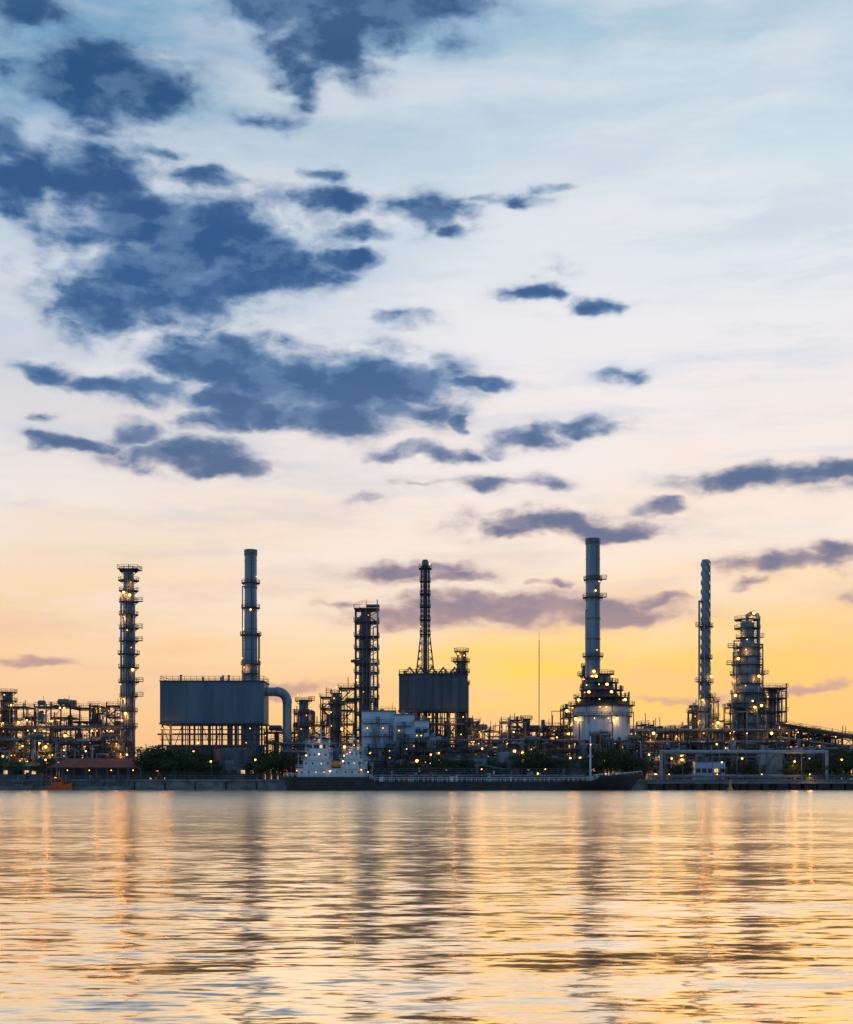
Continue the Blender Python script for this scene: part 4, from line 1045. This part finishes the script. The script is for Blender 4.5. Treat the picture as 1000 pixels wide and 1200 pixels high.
# the middle of a cloud stays whole: erosion acts mostly near its rim
ero = smooth(acc, 0.95, 0.45, 0.45, 1.0)
nn = math_('MULTIPLY', math_('MULTIPLY', math_('SUBTRACT', n2.outputs['Fac'], 0.48), 1.9), ero)
n3 = noise(comb.outputs[0], 3.0, 8.0, 4, 0.55, 21.0)
stray = math_('MULTIPLY', smooth(n3.outputs['Fac'], 0.52, 0.72), smooth(sep.outputs['Y'], 0.75, 0.3))
acc2 = math_('ADD', acc, stray)
dens = math_('MULTIPLY_ADD', nn, gate, acc2)
alpha = smooth(dens, 0.18, 0.80)
core = smooth(dens, 0.45, 1.0)
halo = math_('MULTIPLY', smooth(dens, 0.0, 0.45), 0.26)
er = N.new('ShaderNodeMapRange'); er.inputs[1].default_value = 0.0; er.inputs[2].default_value = 0.6; L.new(el, er.inputs[0])
cr = N.new('ShaderNodeValToRGB'); L.new(er.outputs[0], cr.inputs[0])
rows = [(913,(238,178,122)),(860,(248,194,130)),(800,(252,206,144)),(740,(253,215,164)),(680,(253,223,190)),(600,(251,231,213)),(520,(246,233,226)),(430,(238,234,235)),(320,(226,232,238)),(200,(206,222,232)),(90,(178,206,222)),(0,(152,191,215))]
els = cr.color_ramp.elements
while len(els) > 1: els.remove(els[-1])
for i, (v, c) in enumerate(rows):
    p = atan((HZ-v)/F)/0.6
    e = els[0] if i == 0 else els.new(p)
    e.position = p; e.color = (*lin(c), 1)
e = els.new(1.0); e.color = (*lin((120, 165, 198)), 1)
sky = cr.outputs[0]
def gauss(u, v, rx, ry, src):
    a_, e_ = ae(u, v); ia = F/rx; ie = F/ry
    q = vm('MULTIPLY_ADD', src, (ia, ie, 0), (-a_*ia, -e_*ie, 0))
    dt = N.new('ShaderNodeVectorMath'); dt.operation = 'DOT_PRODUCT'; L.new(q.outputs[0], dt.inputs[0]); L.new(q.outputs[0], dt.inputs[1])
    return math_('MULTIPLY', math_('POWER', 0.3679, dt.outputs['Value']), front)
sky = mixc(math_('MULTIPLY', gauss(-40, -20, 460, 360, comb.outputs[0]), 0.75), sky, lin((84, 144, 186)))
sky = mixc(math_('MULTIPLY', gauss(0, 810, 420, 80, comb.outputs[0]), 0.5), sky, lin((247, 203, 170)))
sky = mixc(math_('MULTIPLY', gauss(740, 785, 370, 72, wp.outputs[0]), 0.88), sky, lin((255, 206, 102)))
sky = mixc(math_('MULTIPLY', gauss(615, 778, 130, 38, wp.outputs[0]), 0.75), sky, lin((255, 213, 88)))
n4 = noise(wp2.outputs[0], 3.2, 15, 7, 0.58, 40.0, rot=0.28)
veil = math_('MULTIPLY', smooth(n4.outputs['Fac'], 0.34, 0.66), math_('MULTIPLY', smooth(el, 0.03, 0.16), 0.5))
sky = mixc(veil, sky, lin((242, 238, 240)))
n5 = noise(wp2.outputs[0], 5, 36, 6, 0.6, 60.0)
veil2 = math_('MULTIPLY', smooth(n5.outputs['Fac'], 0.44, 0.70), 0.40)
sky = mixc(veil2, sky, mixc(smooth(el, 0.05, 0.25), lin((240, 190, 158)), lin((190, 205, 224))))
cc = N.new('ShaderNodeValToRGB'); L.new(er.outputs[0], cc.inputs[0])
ce = cc.color_ramp.elements
crow = [(913,(205,155,125)),(800,(200,162,145)),(710,(136,126,146)),(640,(92,108,144)),(560,(72,102,142)),(450,(48,94,144)),(300,(24,78,134)),(100,(32,76,124)),(0,(50,88,134))]
while len(ce) > 1: ce.remove(ce[-1])
for i, (v, c) in enumerate(crow):
    p = atan((HZ-v)/F)/0.6
    e = ce[0] if i == 0 else ce.new(p)
    e.position = p; e.color = (*lin(c), 1)
edge = mixc(0.5, cc.outputs[0], mixc(smooth(el, 0.12, 0.3), lin((206, 170, 166)), lin((130, 168, 206))))
cloudc = mixc(core, edge, cc.outputs[0])
cloudc = mixc(math_('MULTIPLY', smooth(n2.outputs['Fac'], 0.56, 0.40), 0.45), cloudc, edge)
sky = mixc(halo, sky, edge)
sky = mixc(math_('MULTIPLY', alpha, 0.95), sky, cloudc)
back = smooth(sep.outputs['Y'], 0.75, -0.35)
sky = mixc(back, sky, mixc(smooth(el, 0.0, 0.9), lin((122, 146, 176)), lin((96, 134, 174))))
zen = smooth(el, 0.6, 1.2)
sky = mixc(math_('MULTIPLY', zen, 0.8), sky, lin((100, 138, 175)))
ns = N.new('ShaderNodeTexSky'); ns.sky_type = 'NISHITA'; ns.sun_disc = False
ns.sun_elevation = radians(2.0); ns.sun_rotation = radians(4.5); ns.altitude = 0
sky = mixc(1.0, sky, mixc(1.0, ns.outputs[0], (0.003, 0.003, 0.003), 'MULTIPLY'), 'ADD')
L.new(sky, bg.inputs['Color']); bg.inputs['Strength'].default_value = 1.0

sl = bpy.data.lights.new('sun', 'SUN'); sl.energy = 0.05; sl.angle = radians(30); sl.color = (1, 0.72, 0.4)
so = bpy.data.objects.new('sun', sl); COL.objects.link(so)
dirv = mathutils.Vector((sin(radians(4.5))*cos(radians(2)), cos(radians(4.5))*cos(radians(2)), sin(radians(2))))
so.rotation_euler = dirv.to_track_quat('Z', 'Y').to_euler(); so.location = (0, 0, 200)
print('glow lights', nglow, 'objects', len(bpy.data.objects))

# ------------------------------------------------------------------ camera
cam = bpy.data.cameras.new('camera'); co = bpy.data.objects.new('camera', cam); COL.objects.link(co)
co.location = (0, 0, CAM_H); co.rotation_euler = (radians(90), 0, 0)
cam.sensor_fit = 'VERTICAL'; cam.sensor_height = 36; cam.lens = 36*F/1200.0
cam.shift_y = (HZ-600)/1200.0
cam.clip_start = 0.5; cam.clip_end = 60000
scene.camera = co
